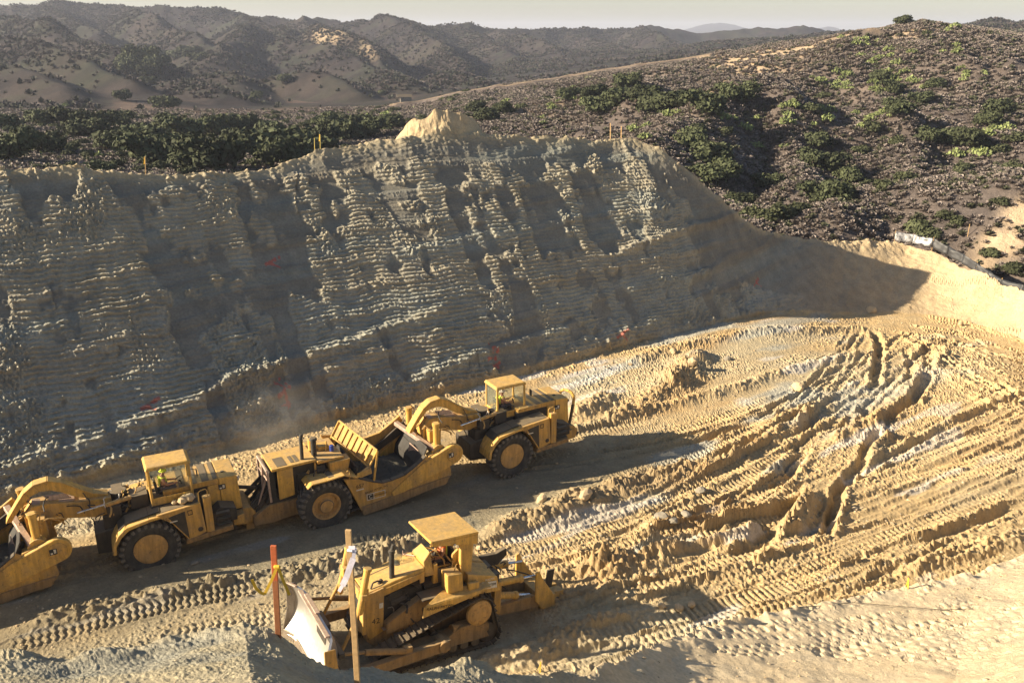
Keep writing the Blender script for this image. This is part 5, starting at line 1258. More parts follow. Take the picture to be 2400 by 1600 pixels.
    P('exhaust_pipe', 'black', lambda m: (m.cyl((-10.45, 1.2, 3.15), (-10.42, 1.2, 4.35), .085, n=16), m.cyl((-10.42, 1.2, 4.32), (-10.38, 1.2, 4.47), .085, .075, n=16)))
    P('air_cleaner', 'black', lambda m: (m.cyl((-9.82, 1.4, 3.15), (-9.8, 1.4, 3.95), .13, n=18), m.cyl((-9.8, 1.4, 3.95), (-9.8, 1.4, 4.07), .19, .15, n=18)))
    P('muffler', 'yellow', lambda m: (m.cyl((-9.75, 1.95, 3.2), (-9.75, 1.95, 3.75), .17, n=16), m.box(-9.5, -9.0, 1.7, 2.2, 3.15, 3.36), m.bar((-9.2, 1.6, 3.18), (-9.15, 1.6, 3.65), .07, .07)))
    P('blue_canister', 'blue', lambda m: m.cyl((-8.95, 1.45, 3.15), (-8.95, 1.45, 3.45), .10, n=12))
    P('rear_fender', 'yellow', lambda m: m.plate([(-10.62, 2.28), (-10.42, 2.44), (-9.72, 2.44), (-8.92, 2.50), (-8.3, 2.22)], .06, -.06, 1.0))
    P('fender_pad', 'grime', lambda m: m.box(-9.6, -9.05, .15, .85, 2.515, 2.53), bevel=0)
    P('rear_fender', 'yellow', lambda m: m.plate([(-10.62, 2.28), (-10.42, 2.44), (-9.72, 2.44), (-8.92, 2.50), (-8.3, 2.22)], .06, 2.5, 3.5))
    P('radiator_guard', 'pink', lambda m: (m.bar((-12.15, .9, 3.15), (-12.1, .9, 1.6), .1, .1), m.bar((-12.15, 1.75, 3.2), (-12.25, 1.75, 1.5), .1, .1), m.bar((-12.15, 2.6, 3.2), (-12.15, 2.6, 1.6), .1, .1), m.bar((-12.15, .9, 3.17), (-12.15, 2.6, 3.2), .1, .1), m.bar((-12.1, .9, 2.6), (-12.15, 2.6, 2.6), .08, .08), m.bar((-12.15, 1.3, 2.6), (-12.6, 1.3, 1.4), .08, .08)))
    P('radiator', 'black', lambda m: m.box(-12.05, -11.8, 1.0, 2.5, 1.6, 3.05))
    P('rear_frame', 'muddy', lambda m: m.prism([(-12.95, .62), (-12.95, 1.05), (-12.2, 1.45), (-11.2, 1.45), (-9.2, 1.5), (-8.0, 1.3), (-8.0, .8), (-10.2, .72), (-12.0, .55)], .9, 2.6))
    P('rear_bay', 'grime', lambda m: m.prism([(-12.3, 1.452), (-12.2, 1.7), (-9.3, 1.8), (-8.1, 1.7), (-8.0, 1.32)], 1.0, 2.5))
    P('push_block', 'yellow2', lambda m: (m.box(-13.25, -12.9, 1.2, 2.3, .35, 1.15), m.prism([(-13.6, .5), (-13.55, .75), (-12.9, .9), (-12.9, .5)], 1.5, 2.0)))
    P('hook_mast', 'grime', lambda m: (m.bar((-12.8, 1.2, 1.0), (-12.1, 1.2, 2.1), .12, .14), m.bar((-12.8, 2.3, 1.0), (-12.1, 2.3, 2.1), .12, .14), m.bar((-12.9, 1.75, .9), (-12.25, 1.75, 1.6), .3, .12)))
    P('axle', 'grime', lambda m: (m.cyl((-9.8, .5, 1.12), (-9.8, 3.0, 1.12), .33, n=16), m.cyl((.09, .5, 1.12), (.09, 3.0, 1.12), .33, n=16)))
    # ---- bail at the front
    if bail_down:
        path = [(4.3, 1.05, 1.1), (5.0, 1.15, 1.7), (5.6, 1.4, 1.55), (5.75, 1.75, 1.4), (5.6, 2.1, 1.55), (5.0, 2.35, 1.7), (4.3, 2.45, 1.1)]
        P('bail', 'grime', lambda m: m.tube(path, .10, 10))
        P('bail_cylinder', 'grime', lambda m: (m.cyl((4.1, 1.75, 2.2), (4.9, 1.75, 1.95), .09), m.bar((4.2, 1.1, 1.1), (5.3, 1.2, 2.15), .12, .18), m.bar((4.2, 2.4, 1.1), (5.3, 2.3, 2.15), .12, .18), m.bar((5.3, 1.2, 2.15), (5.3, 2.3, 2.15), .12, .18)))
    else:
        path = [(4.35, 1.25, 1.3), (4.62, 1.28, 2.4), (4.70, 1.32, 2.95), (4.66, 1.42, 3.14), (4.58, 1.6, 3.24), (4.45, 1.9, 3.24), (4.36, 2.08, 3.14), (4.34, 2.2, 2.9), (4.5, 2.25, 1.3)]
        P('bail', 'yellow', lambda m: m.tube(path, .085, 10))
        P('bail_cylinder', 'grime', lambda m: (m.cyl((4.1, 1.75, 2.0), (4.6, 1.75, 2.7), .09), m.bar((4.2, 1.1, 1.0), (4.55, 1.2, 2.6), .10, .16), m.bar((4.2, 2.4, 1.0), (4.5, 2.3, 2.6), .10, .16), m.bar((4.5, 1.2, 1.0), (5.0, 1.3, .7), .12, .2)))
        hoses(rt, 21, 8, (4.1, 4.6, 1.1, 2.4, 1.6, 2.9), 'black', .02)
    # ---- plates and lettering on the near side
    plate = P('name_plate', 'white', lambda m: (m.box(-7.86, -6.92, .072, .079, 1.155, 1.185), m.box(-7.86, -6.92, .072, .079, .845, .875), m.box(-7.86, -7.83, .072, .079, .875, 1.155), m.box(-6.95, -6.92, .072, .079, .875, 1.155), m.box(-7.52, -7.49, .072, .079, .875, 1.155)), bevel=0)
    part('emblem', 'black', lambda m: m.box(-7.80, -7.54, .070, .078, .895, 1.135), plate, bevel=0)
    text('C', .26, 'white', plate, (-7.67, .066, 1.015), (R(90), 0, 0), 'emblem_letter')
    text('EARTHMOVING', .105, 'letters', plate, (-7.205, .070, 1.015), (R(90), 0, 0), 'lettering')
    text('RALPH MITZEL INC', .13, 'letters', rt, (-7.35, .074, 1.32), (R(90), -.1, 0))
    text('657', .26, 'letters', rt, (-8.15, .074, 1.72), (R(90), 0, 0), 'number'); P('small_plate', 'white', lambda m: m.box(-8.35, -7.98, .070, .079, 1.50, 1.56), bevel=0)
    text('657', .20, 'letters', rt, (.86, -.030, 2.38), (R(90), 0, 0), 'number'); P('small_plate', 'white', lambda m: m.box(.98, 1.28, -.034, -.027, 2.19, 2.24), bevel=0)
    P('notice', 'letters', lambda m: (m.box(1.72, 1.92, -.034, -.021, 2.34, 2.38), m.box(1.72, 1.92, -.034, -.021, 2.54, 2.58), m.box(1.72, 1.75, -.034, -.021, 2.38, 2.54), m.box(1.89, 1.92, -.034, -.021, 2.38, 2.54)), bevel=0)
    em = P('emblem', 'black', lambda m: m.box(3.2, 3.5, .905, .919, 2.7, 2.95), bevel=0)
    part('emblem_mark', 'white', lambda m: (m.box(3.37, 3.46, .898, .904, 2.76, 2.91), m.box(3.24, 3.33, .898, .904, 2.74, 2.81)), em, bevel=0)
    em = P('emblem', 'black', lambda m: m.box(-3.58, -3.30, -.03+.0, .018, 2.02, 2.28), bevel=0)
    part('emblem_mark', 'white', lambda m: (m.box(-3.42, -3.34, -.036, -.031, 2.08, 2.25), m.box(-3.54, -3.46, -.036, -.031, 2.05, 2.12)), em, bevel=0)
    return rt
SA = scraper(SCR_O, SCR_YAW, 'front yellow wheel scraper with its front bail raised, pulling the other', False, (-.15, 1.25, 4.42), -.10, True)
SB = scraper(SCB_O, SCB_YAW, 'rear yellow wheel scraper with its bail down on the one ahead', True, (.42, .70, 4.42), -.12, True)
bpy.context.view_layer.update()
def in_local(o, p): return tuple(o.matrix_world @ Vector(p))
person('person', in_local(SA, (-.15+.62, 1.25+.6, 2.75+.47)), SCR_YAW, 'scraper driver in lime vest at the wheel of the front cab', 'vest_y', 'white')
person('person', in_local(SB, (.42+.62, .70+.6, 2.75+.47)), SCB_YAW, 'scraper driver in lime and orange vest in the rear scraper cab', 'vest_y', 'vest_y')
m = MB().use('rock')
rg = random.Random(4)
for i, (xx, yy, s) in enumerate(((1.62, .32, .2), (1.92, .36, .22), (1.75, .55, .16), (1.3, .45, .12))):
    b = MB().use('rock'); b.lathe((0, 0, 0), (0, 0, 1), [(0, -.7*s), (.7*s, -.55*s), (1.1*s, 0), (.8*s, .6*s), (.25*s, .85*s), (0, .88*s)], 8)
    o = b.build('rock', None, bevel=0); o.location = in_local(SB, (xx, yy, 2.80+.55*s+(xx-.7)*.08-.06)); o.rotation_euler = (0, 0, i); tag(o, ('largest pale rag bundle lying on the rear scraper side tank', 'pale rag bundle against the corner rail of the rear scraper', 'pale rag bundle behind the others on the side tank', 'smallest pale rag bundle on the rear scraper tank')[i], 'rag bundle'); o.name = 'rag_bundle'

# ------------------------------------------------------------------ the bulldozer
def dozer():
    rt = empty('bulldozer', label='yellow crawler bulldozer with bright scoured blade, canopy and rear ripper', cat='bulldozer')
    rt.location = DOZ_O; rt.rotation_mode = 'ZYX'
    rt.rotation_mode = 'XYZ'; rt.rotation_euler = DOZ_M.to_euler('XYZ')
    P = lambda n, mt, fn, par=rt, **k: part(n, mt, fn, par, **k)
    # bonnet: sloping, folded
    P('bonnet', 'yellow', lambda m: m.hexa([(2.62, -.62, 2.60), (2.62, .66, 2.60), (.42, .70, 3.12), (.42, -.66, 3.12), (2.62, -.60, 2.84), (2.62, .62, 2.84), (.42, .64, 3.36), (.42, -.60, 3.36)]))
    P('bonnet_seam', 'grime', lambda m: m.prism([(2.5, 2.874), (2.5, 2.880), (1.3, 3.163), (1.3, 3.157)], -.34, -.30), bevel=0)
    P('dash_cowl', 'yellow', lambda m: m.hexa([(.40, -.62, 3.0), (.40, .72, 3.0), (.05, .72, 3.0), (.05, -.62, 3.0), (.40, -.45, 3.50), (.40, .52, 3.50), (.10, .40, 3.78), (.10, -.35, 3.78)], ))
    P('side_skirt', 'yellow2', lambda m: (m.prism([(2.70, 1.55), (2.70, 2.80), (1.98, 2.97), (1.98, 1.25), (2.5, 1.0)], .64, .72), m.prism([(2.0, 2.62), (2.0, 2.90), (.42, 3.24), (.42, 2.80), (.60, 2.76), (.62, 2.95)], .66, .71)))
    P('side_skirt', 'yellow2', lambda m: m.prism([(2.70, 1.55), (2.70, 2.80), (.42, 3.3), (.42, 1.25), (2.5, 1.0)], -.70, -.64))
    P('engine', 'grime', lambda m: (m.box(.45, 2.5, -.6, .58, 1.2, 2.62), m.cyl((1.7, .58, 2.2), (1.1, .58, 2.3), .12), m.box(.9, 1.3, .55, .68, 1.7, 2.2)))
    hoses(rt, 31, 16, (.6, 1.9, .55, .70, 1.8, 2.7), 'grime', .03)
    P('radiator_guard', 'yellow2', lambda m: (m.box(2.64, 2.78, -.72, -.40, 1.3, 2.82), m.box(2.64, 2.78, .40, .76, 1.3, 2.82), m.box(2.64, 2.78, -.40, .40, 2.55, 2.82), m.box(2.64, 2.78, -.40, .40, 1.2, 1.45)))
    P('grille', 'black', lambda m: m.box(2.55, 2.66, -.42, .42, 1.4, 2.6))
    P('lamp', 'white', lambda m: m.box(2.02, 2.16, .722, .735, 2.20, 2.40), bevel=0)
    P('grab_handle', 'steel', lambda m: m.tube([(1.85, .74, 2.15), (1.68, .76, 2.16), (1.62, .76, 2.05), (1.62, .74, 1.8)], .018))
    P('step', 'steel', lambda m: (m.box(1.5, 2.1, .74, .95, 1.42, 1.46), m.box(1.2, 1.7, .9, 1.1, 1.16, 1.20)))
    P('lower_hull', 'muddy', lambda m: (m.prism([(2.6, .95), (2.6, 1.3), (1.98, 1.5), (1.2, 1.95), (.4, 2.3), (-.3, 2.35), (-2.3, 2.1), (-2.6, 1.2), (-2.3, .6), (2.2, .6)], -.66, .66), m.prism([(1.98, 1.25), (1.98, 1.62), (1.7, 1.82), (.55, 2.42), (-.5, 2.42), (-.5, 1.9), (.6, 1.5)], .66, 1.0)))
    P('walkway', 'grime', lambda m: m.prism([(.75, 2.40), (.75, 2.44), (-1.2, 2.50), (-1.2, 2.44)], .66, 1.3))
    P('exhaust_stack', 'black', lambda m: (m.cyl((1.55, .36, 3.05), (1.57, .36, 4.12), .095, n=18), m.cyl((1.57, .36, 4.12), (1.50, .36, 4.38), .075, .07, n=14), m.cyl((1.57, .36, 4.05), (1.57, .36, 4.18), .12, n=16)))
    P('pre_cleaner', 'glass', lambda m: m.cyl((1.05, -.28, 3.2), (1.05, -.28, 3.52), .14, n=16)); P('cleaner_cap', 'black', lambda m: m.cyl((1.05, -.28, 3.13), (1.05, -.28, 3.22), .17, n=16))
    P('rail', 'pink', lambda m: (m.bar((.75, -.55, 3.36), (.45, -.15, 3.42), .03, .05), m.bar((.78, -.5, 3.33), (.78, -.5, 3.55), .03, .03), m.bar((.95, -.6, 3.28), (.5, -.62, 3.36), .03, .05)))
    P('hose_stub', 'grime', lambda m: (m.tube([(2.4, .5, 2.9), (2.3, .45, 3.1), (2.1, .42, 3.12), (2.0, .40, 3.0)], .035), m.cyl((2.05, .38, 2.95), (1.95, .38, 3.12), .07)))
    # canopy on one wide post at the back
    P('canopy_roof', 'yellow', lambda m: m.hexa([(.42, -.86, 4.40), (.34, .98, 4.40), (-1.58, .98, 4.40), (-1.50, -.86, 4.40), (.42, -.86, 4.50), (.34, .98, 4.50), (-1.58, .98, 4.50), (-1.50, -.86, 4.50)]), bevel=.02)
    P('canopy_skirt', 'yellow', lambda m: (m.hexa([(.30, .95, 4.30), (.30, .98, 4.30), (-1.56, .98, 4.02), (-1.56, .95, 4.02), (.30, .95, 4.40), (.30, .98, 4.40), (-1.56, .98, 4.40), (-1.56, .95, 4.40)]), m.hexa([(-1.56, -.82, 4.02), (-1.50, -.82, 4.02), (-1.50, .98, 4.02), (-1.56, .98, 4.02), (-1.56, -.82, 4.4), (-1.5, -.82, 4.4), (-1.5, .98, 4.4), (-1.56, .98, 4.4)])))
    P('canopy_post', 'yellow', lambda m: (m.hexa([(-.92, .74, 2.6), (-1.34, .74, 2.6), (-1.34, .94, 2.6), (-.92, .94, 2.6), (-.88, .74, 4.38), (-1.42, .74, 4.38), (-1.42, .94, 4.38), (-.88, .94, 4.38)]), m.hexa([(-.92, -.80, 2.6), (-1.34, -.80, 2.6), (-1.34, -.62, 2.6), (-.92, -.62, 2.6), (-.88, -.80, 4.38), (-1.42, -.80, 4.38), (-1.42, -.62, 4.38), (-.88, -.62, 4.38)])))
    P('canopy_lamp', 'white', lambda m: m.cyl((-.6, .99, 4.2), (-.6, 1.04, 4.2), .045, n=10))
    P('seat_shell', 'yellow', lambda m: (m.prism([(-.98, 2.7), (-.80, 2.7), (-.72, 3.55), (-.95, 3.75), (-1.1, 3.7)], .48, .60), m.box(-1.1, -.96, -.5, .5, 2.7, 3.4)))
    P('seat', 'black', lambda m: (m.box(-.85, -.35, -.28, .28, 2.92, 3.06), m.prism([(-.92, 3.0), (-.78, 3.0), (-.84, 3.62), (-.96, 3.6)], -.26, .26)))
    P('cab_floor', 'grime', lambda m: m.box(-1.3, .4, -.66, .66, 2.45, 2.60))
    P('lever_console', 'yellow', lambda m: (m.prism([(-.15, 2.6), (.05, 2.6), (.05, 3.35), (-.1, 3.4)], .50, .66), m.box(-.75, -.2, .36, .44, 3.06, 3.12)))
    P('lever', 'black', lambda m: (m.tube([(-.05, .35, 3.1), (-.12, .36, 3.5)], .015), m.tube([(-.1, .3, 2.8), (-.3, .3, 3.15)], .015), m.tube([(-.05, -.3, 3.1), (-.12, -.3, 3.5)], .015)))
    hoses(rt, 32, 9, (-.3, .15, -.4, .5, 3.5, 3.8), 'yellow2', .025, 'pipe'); hoses(rt, 33, 8, (-1.1, -.5, .3, .9, 3.0, 3.3), 'yellow2', .022, 'pipe')
    P('battery_box', 'yellow', lambda m: m.prism([(-.22, 2.50), (-.18, 3.22), (-.78, 3.18), (-.84, 2.50)], .80, 1.35))
    P('fuel_tank', 'yellow', lambda m: m.hexa([(-1.15, .1, 2.12), (-1.15, 1.30, 2.12), (-2.45, 1.25, 2.02), (-2.45, .1, 2.02), (-1.0, .1, 3.0), (-1.08, 1.2, 3.0), (-2.35, 1.15, 2.58), (-2.35, .1, 2.62)]))
    P('fuel_tank', 'yellow2', lambda m: m.hexa([(-1.15, -1.3, 2.12), (-1.15, .05, 2.12), (-2.45, .05, 2.02), (-2.45, -1.25, 2.02), (-1.0, -1.2, 3.0), (-1.08, .05, 3.0), (-2.35, .05, 2.62), (-2.35, -1.15, 2.58)]))
    P('corner_guard', 'yellow', lambda m: m.prism([(-1.08, 2.10), (-1.0, 2.75), (-1.45, 2.72), (-1.5, 2.08)], 1.31, 1.42))
    npl = P('name_plate', 'white', lambda m: (m.hexa([(-1.66, 1.262, 2.26), (-1.66, 1.268, 2.26), (-2.30, 1.262, 2.20), (-2.30, 1.256, 2.20), (-1.66, 1.24, 2.54), (-1.66, 1.249, 2.54), (-2.28, 1.227, 2.46), (-2.28, 1.217, 2.46)])), bevel=0)
    part('emblem', 'black', lambda m: m.hexa([(-1.72, 1.271, 2.29), (-1.72, 1.276, 2.29), (-1.90, 1.274, 2.275), (-1.90, 1.269, 2.275), (-1.72, 1.256, 2.50), (-1.72, 1.261, 2.50), (-1.90, 1.256, 2.48), (-1.90, 1.251, 2.48)]), npl, bevel=0)
    text('CTM', .15, 'letters', npl, (-2.09, 1.268, 2.36), (R(90-8), 0, R(180)))
    text('RALPH', .12, 'white', rt, (-1.98, 1.25, 2.60), (R(90-8), 0, R(180)))
    # fender board with the owner's name
    fb = P('fender_board', 'yellow', lambda m: (m.hexa([(.86, 1.52, 1.92), (.86, 1.58, 1.92), (-1.5, 1.58, 2.34), (-1.5, 1.52, 2.34), (.80, 1.50, 2.32), (.80, 1.56, 2.32), (-1.45, 1.56, 2.46), (-1.45, 1.50, 2.46)]), m.hexa([(.80, 1.54, 2.30), (-1.9, 1.54, 2.44), (-1.9, 1.2, 2.5), (-.1, 1.1, 2.5), (.80, 1.54, 2.345), (-1.9, 1.54, 2.48), (-1.9, 1.2, 2.54), (-.1, 1.1, 2.56)])))
    text('RALPH MITZEL', .16, 'letters', fb, (.18, 1.592, 2.20), (R(90), R(6), R(180)))
    text('42', .30, 'letters', rt, (2.28, .728, 1.72), (R(90), 0, R(180)), 'number')
    # ---- tracks
    def track(sgn):
        y0, y1 = (1.0, 1.60) if sgn > 0 else (-1.60, -1.0)
        ym = (y0+y1)/2
        pts = []
        F_, B_, S_ = (2.12, .52, .44), (-1.92, .50, .42), (-1.45, 1.50, .60)
        def tang(c0, c1):   # outer tangent of two equal-side circles, clockwise run
            dx, dz = c1[0]-c0[0], c1[1]-c0[1]; L = math.hypot(dx, dz); a = math.atan2(dz, dx); b = math.asin((c0[2]-c1[2])/L)
            n = a+math.pi/2-(-b)*1; n = a+math.pi/2+(-(c1[2]-c0[2])/L)
            return n
        def arcpts(c, a0, a1):
            while a1 > a0: a1 -= 2*math.pi
            k = max(2, int((a0-a1)/.15)); return [(c[0]+c[2]*math.cos(a0+(a1-a0)*i/k), c[1]+c[2]*math.sin(a0+(a1-a0)*i/k)) for i in range(k+1)]
        # travel: sprocket -> front idler -> rear idler -> sprocket, going clockwise seen from +y... normals point outwards
        nSF = tang(S_, F_); nFB = tang(F_, B_); nBS = tang(B_, S_)
        loop = arcpts(S_, nBS, nSF)+arcpts(F_, nSF, nFB)+arcpts(B_, nFB, nBS)
        loop.append(loop[0])
        L = [0]
        for a, b in zip(loop[:-1], loop[1:]): L.append(L[-1]+math.hypot(b[0]-a[0], b[1]-a[1]))
        tot = L[-1]; n = int(tot/.245)
        fr = part('track', 'track', lambda m: [m.prism([loop[i], loop[i+1], (loop[i+1][0]*.0+loop[i+1][0]-(loop[i+1][0]-.0)*0, loop[i+1][1]), loop[i]][:2]+[(loop[i+1][0]+(CX-loop[i+1][0])*.05, loop[i+1][1]+(CZ-loop[i+1][1])*.07), (loop[i][0]+(CX-loop[i][0])*.05, loop[i][1]+(CZ-loop[i][1])*.07)], ym-.13, ym+.13) for i in range(len(loop)-1) if math.hypot(loop[i+1][0]-loop[i][0], loop[i+1][1]-loop[i][1]) > .01], rt, bevel=0)
        shoe = MB().use('track'); shoe.box(-.112, .112, -.30, .30, 0, .035); shoe.hexa([(-.10, -.30, .035), (-.06, -.30, .035), (-.06, .30, .035), (-.10, .30, .035), (-.095, -.30, .11), (-.075, -.30, .11), (-.075, .30, .11), (-.095, .30, .11)])
        s0 = shoe.build('track_shoe', fr, bevel=0); first = True
        for i in range(n):
            d = (i+.5)*tot/n; j = max(k for k in range(len(L)-1) if L[k] <= d); t = (d-L[j])/max(L[j+1]-L[j], 1e-6)
            x = loop[j][0]+(loop[j+1][0]-loop[j][0])*t; z = loop[j][1]+(loop[j+1][1]-loop[j][1])*t; an = math.atan2(loop[j+1][1]-loop[j][1], loop[j+1][0]-loop[j][0])
            if first: o = s0; first = False
            else: o = s0.copy(); COL.objects.link(o); o.parent = fr
            o.location = (x, ym, z); o.rotation_euler = (0, -an, 0)
        yo = y1-.02 if sgn > 0 else y0+.02; so_ = .05*sgn
        def spr(m):
            m.lathe((S_[0], yo-.12*sgn, S_[1]), (0, sgn, 0), [(.52, 0), (.50, .10), (.40, .15), (.12, .17), (0, .17)], 28)
            for q in range(8): m.cyl((S_[0]+.3*math.cos(q*.785), yo+.02*sgn, S_[1]+.3*math.sin(q*.785)), (S_[0]+.3*math.cos(q*.785), yo+.07*sgn, S_[1]+.3*math.sin(q*.785)), .035, n=6)
        P('sprocket', 'hub', spr, bevel=0)
        for c in (F_, B_): P('idler', 'track', lambda m: m.lathe((c[0], ym-.14, c[1]), (0, 1, 0), [(0, 0), (.1, -.03), (c[2]-.08, 0), (c[2]-.03, .04), (c[2]-.03, .24), (c[2]-.08, .28), (.1, .31), (0, .28)], 24), bevel=0)
        P('roller_frame', 'muddy', lambda m: (m.prism([(2.0, .40), (2.0, .72), (1.3, .80), (-.2, .86), (-.7, 1.10), (-1.2, 1.10), (-1.75, .76), (-1.9, .40)], ym-.2, ym+.24), m.cyl((-1.9, ym+.02, .72), (-.4, ym+.02, .98), .2)))
        def rol(m):
            for q in range(7): m.cyl((-1.35+q*.46, ym-.22, .30), (-1.35+q*.46, ym+.22, .30), .17, n=14)
        P('roller', 'grime', rol, kind='stuff')
    global CX, CZ
    CX, CZ = 0., .9
    track(1); track(-1)
    P('pivot_shaft', 'grime', lambda m: m.cyl((.2, -1.2, .85), (.2, 1.2, .85), .16))
    # ---- blade
    bl = empty('blade_group'); 
    bpy.data.objects.remove(bl)
    H_ = 1.95
    def blade(m):
        hb = 2.25; nz, ny = 12, 10; V = []; prof = []
        for i in range(nz+1):
            t = i/nz; prof.append((4.52-.42*math.sin(math.pi*(t*.86+.02))**1.0+(.30*(t-.72)/.28 if t > .72 else 0)*.0-.15*t, .22+H_*t))
        for (off, back) in ((0, 0), (-.09, 1)):
            for i, (px, pz) in enumerate(prof):
                for j in range(ny+1):
                    s = -1+2*j/ny; wing = max(0, abs(s)-.72)/.28
                    V.append((px+off+.30*wing, s*hb, pz+(.0)))
        n1 = (nz+1)*(ny+1); Fc = []
        for i in range(nz):
            for j in range(ny):
                a = i*(ny+1)+j; Fc += [(a, a+1, a+ny+2, a+ny+1), (n1+a, n1+a+ny+1, n1+a+ny+2, n1+a+1)]
        for j in range(ny):
            a = nz*(ny+1)+j; Fc += [(a, a+1, n1+a+1, n1+a), (j, n1+j, n1+j+1, j+1)]
        for i in range(nz):
            a = i*(ny+1); Fc += [(a, a+ny+1, n1+a+ny+1, n1+a)]; a += ny; Fc += [(a, n1+a, n1+a+ny+1, a+ny+1)]
        m.add(V, Fc)
    bd = P('blade', 'blade', blade, smooth=True, bevel=0)
    e_ = bd.modifiers.new('edge', 'EDGE_SPLIT'); e_.split_angle = R(50)
    part('cutting_edge', 'steel', lambda m: (m.prism([(4.50, .02), (4.56, .02), (4.50, .30), (4.44, .30)], -1.7, 1.7), m.hexa([(4.52, 1.7, .02), (4.56, 1.7, .02), (4.86, 2.30, .02), (4.80, 2.30, .02), (4.44, 1.7, .34), (4.50, 1.7, .34), (4.80, 2.30, .34), (4.72, 2.30, .34)]), m.hexa([(4.80, -2.30, .02), (4.86, -2.30, .02), (4.56, -1.7, .02), (4.52, -1.7, .02), (4.72, -2.30, .34), (4.80, -2.30, .34), (4.50, -1.7, .34), (4.44, -1.7, .34)])), bd)
    part('spill_plate', 'pink', lambda m: (m.box(4.22, 4.40, -1.6, 1.6, 2.17, 2.23), m.bar((4.36, -1.9, 2.20), (4.58, -2.3, 2.20), .12, .06), m.box(4.12, 4.30, -1.2, .2, 2.24, 2.28)), bd)
    part('end_plate', 'yellow2', lambda m: m.prism([(4.72, .1), (4.84, .1), (4.62, 1.2), (4.66, 2.17), (4.28, 2.17), (4.15, 1.2), (4.3, .3)], 2.25, 2.31), bd)
    part('end_plate', 'steel', lambda m: m.prism([(4.72, .1), (4.84, .1), (4.62, 1.2), (4.66, 2.17), (4.28, 2.17), (4.15, 1.2), (4.3, .3)], -2.31, -2.25), bd)
    part('back_rib', 'grime', lambda m: (m.box(3.85, 4.12, -2.0, 2.0, .5, .8), m.box(3.85, 4.05, -2.0, 2.0, 1.5, 1.7), m.box(3.85, 4.05, -.5, .5, .4, 1.9)), bd)
    for sg in (1, -1):
        P('push_arm', 'muddy', lambda m: (m.hexa([(4.0, 1.72*sg, .42), (4.0, 1.98*sg, .42), (-.1, 1.98*sg, .62), (-.1, 1.72*sg, .62), (4.0, 1.72*sg, .78), (4.0, 1.98*sg, .78), (-.1, 1.98*sg, 1.04), (-.1, 1.72*sg, 1.04)]), m.cyl((.15, 1.5*sg, .84), (.15, 2.06*sg, .84), .22, n=16)))
        P('tilt_cylinder', 'muddy', lambda m: (m.cyl((1.6, 1.85*sg, 1.02), (3.1, 1.85*sg, 1.42), .11), m.cyl((3.1, 1.85*sg, 1.42), (4.0, 1.85*sg, 1.6), .06), m.box(1.35, 1.65, 1.72*sg-.05, 1.72*sg+.2, .9, 1.15)))
        lc = P('lift_cylinder', 'yellow', lambda m: (m.cyl((2.70, .98*sg, 4.02 if sg > 0 else 3.85), (3.02, 1.05*sg, 2.40 if sg > 0 else 2.05), .12, n=14), m.cyl((2.70, .98*sg, 3.95 if sg > 0 else 3.78), (2.69, .98*sg, 4.05 if sg > 0 else 3.88), .15, n=14), m.box(2.62, 3.0, .66*sg, .92*sg, 2.85, 3.2) if sg > 0 else m.box(2.62, 3.0, -.92, -.66, 2.85, 3.2)))
        part('cylinder_rod', 'yellow2', lambda m: m.cyl((3.0, 1.05*sg, 2.5), (3.75, 1.12*sg, 1.0), .06), lc)
        P('cylinder_yoke', 'yellow2', lambda m: m.bar((2.72, .6*sg, 3.0), (2.88, 1.2*sg, 3.05), .2, .22))
    # ---- ripper
    def rip(m):
        m.box(-2.75, -2.45, -.85, .85, .7, 2.1)
    P('ripper_bracket', 'yellow2', rip)
    for sg in (1, -1):
        P('ripper_link', 'muddy', lambda m: m.prism([(-2.6, .55), (-2.6, .95), (-4.3, 1.0), (-4.8, .75), (-4.8, .45), (-4.2, .45)], .62*sg-.1, .62*sg+.1))
        c = P('ripper_cylinder', 'yellow', lambda m: (m.cyl((-2.6, .6*sg, 1.92), (-3.75, .6*sg, 1.86), .14), m.cyl((-3.65, .6*sg, 1.86), (-3.80, .6*sg, 1.855), .165)))
        part('cylinder_rod', 'chrome', lambda m: m.cyl((-3.8, .6*sg, 1.855), (-4.5, .6*sg, 1.80), .055), c)
        c = P('ripper_cylinder', 'yellow', lambda m: (m.cyl((-2.6, .52*sg, 1.35), (-3.6, .52*sg, 1.12), .14), m.cyl((-3.5, .52*sg, 1.14), (-3.66, .52*sg, 1.10), .165)))
        part('cylinder_rod', 'chrome', lambda m: m.cyl((-3.6, .52*sg, 1.12), (-4.25, .52*sg, .97), .06), c)
        P('ripper_frame', 'yellow', lambda m: m.prism([(-4.30, 2.05), (-4.45, 2.10), (-4.62, 1.75), (-5.25, .82), (-5.3, .40), (-4.7, .35), (-4.35, .8)], .78*sg-.05, .78*sg+.05))
    P('ripper_beam', 'yellow', lambda m: (m.box(-5.35, -4.65, -.74, .74, .32, .85),))
    P('shank_pocket', 'yellow', lambda m: (m.prism([(-5.3, .15), (-5.3, .75), (-5.92, .72), (-5.92, .12)], .06, .46), m.prism([(-5.3, .15), (-5.3, .75), (-5.92, .72), (-5.92, .12)], -.46, -.06)))
    P('shank', 'grime', lambda m: m.prism([(-5.5, -.12), (-5.3, -.15), (-5.35, 1.5), (-5.7, 1.5)], -.05, .05))
    P('pin', 'grime', lambda m: m.cyl((-5.62, -.5, .42), (-5.62, .5, .42), .07))
    hoses(rt, 35, 14, (-3.2, -2.0, -.4, .7, 2.0, 2.7), 'black', .024)
    P('rear_valve', 'grime', lambda m: (m.prism([(-2.5, 2.25), (-2.4, 2.62), (-3.1, 2.6), (-3.55, 2.75), (-3.6, 2.45), (-3.2, 2.1)], -.5, -.3), m.box(-2.6, -2.36, -.3, .9, 2.05, 2.5)))
    return rt
DZ = dozer()
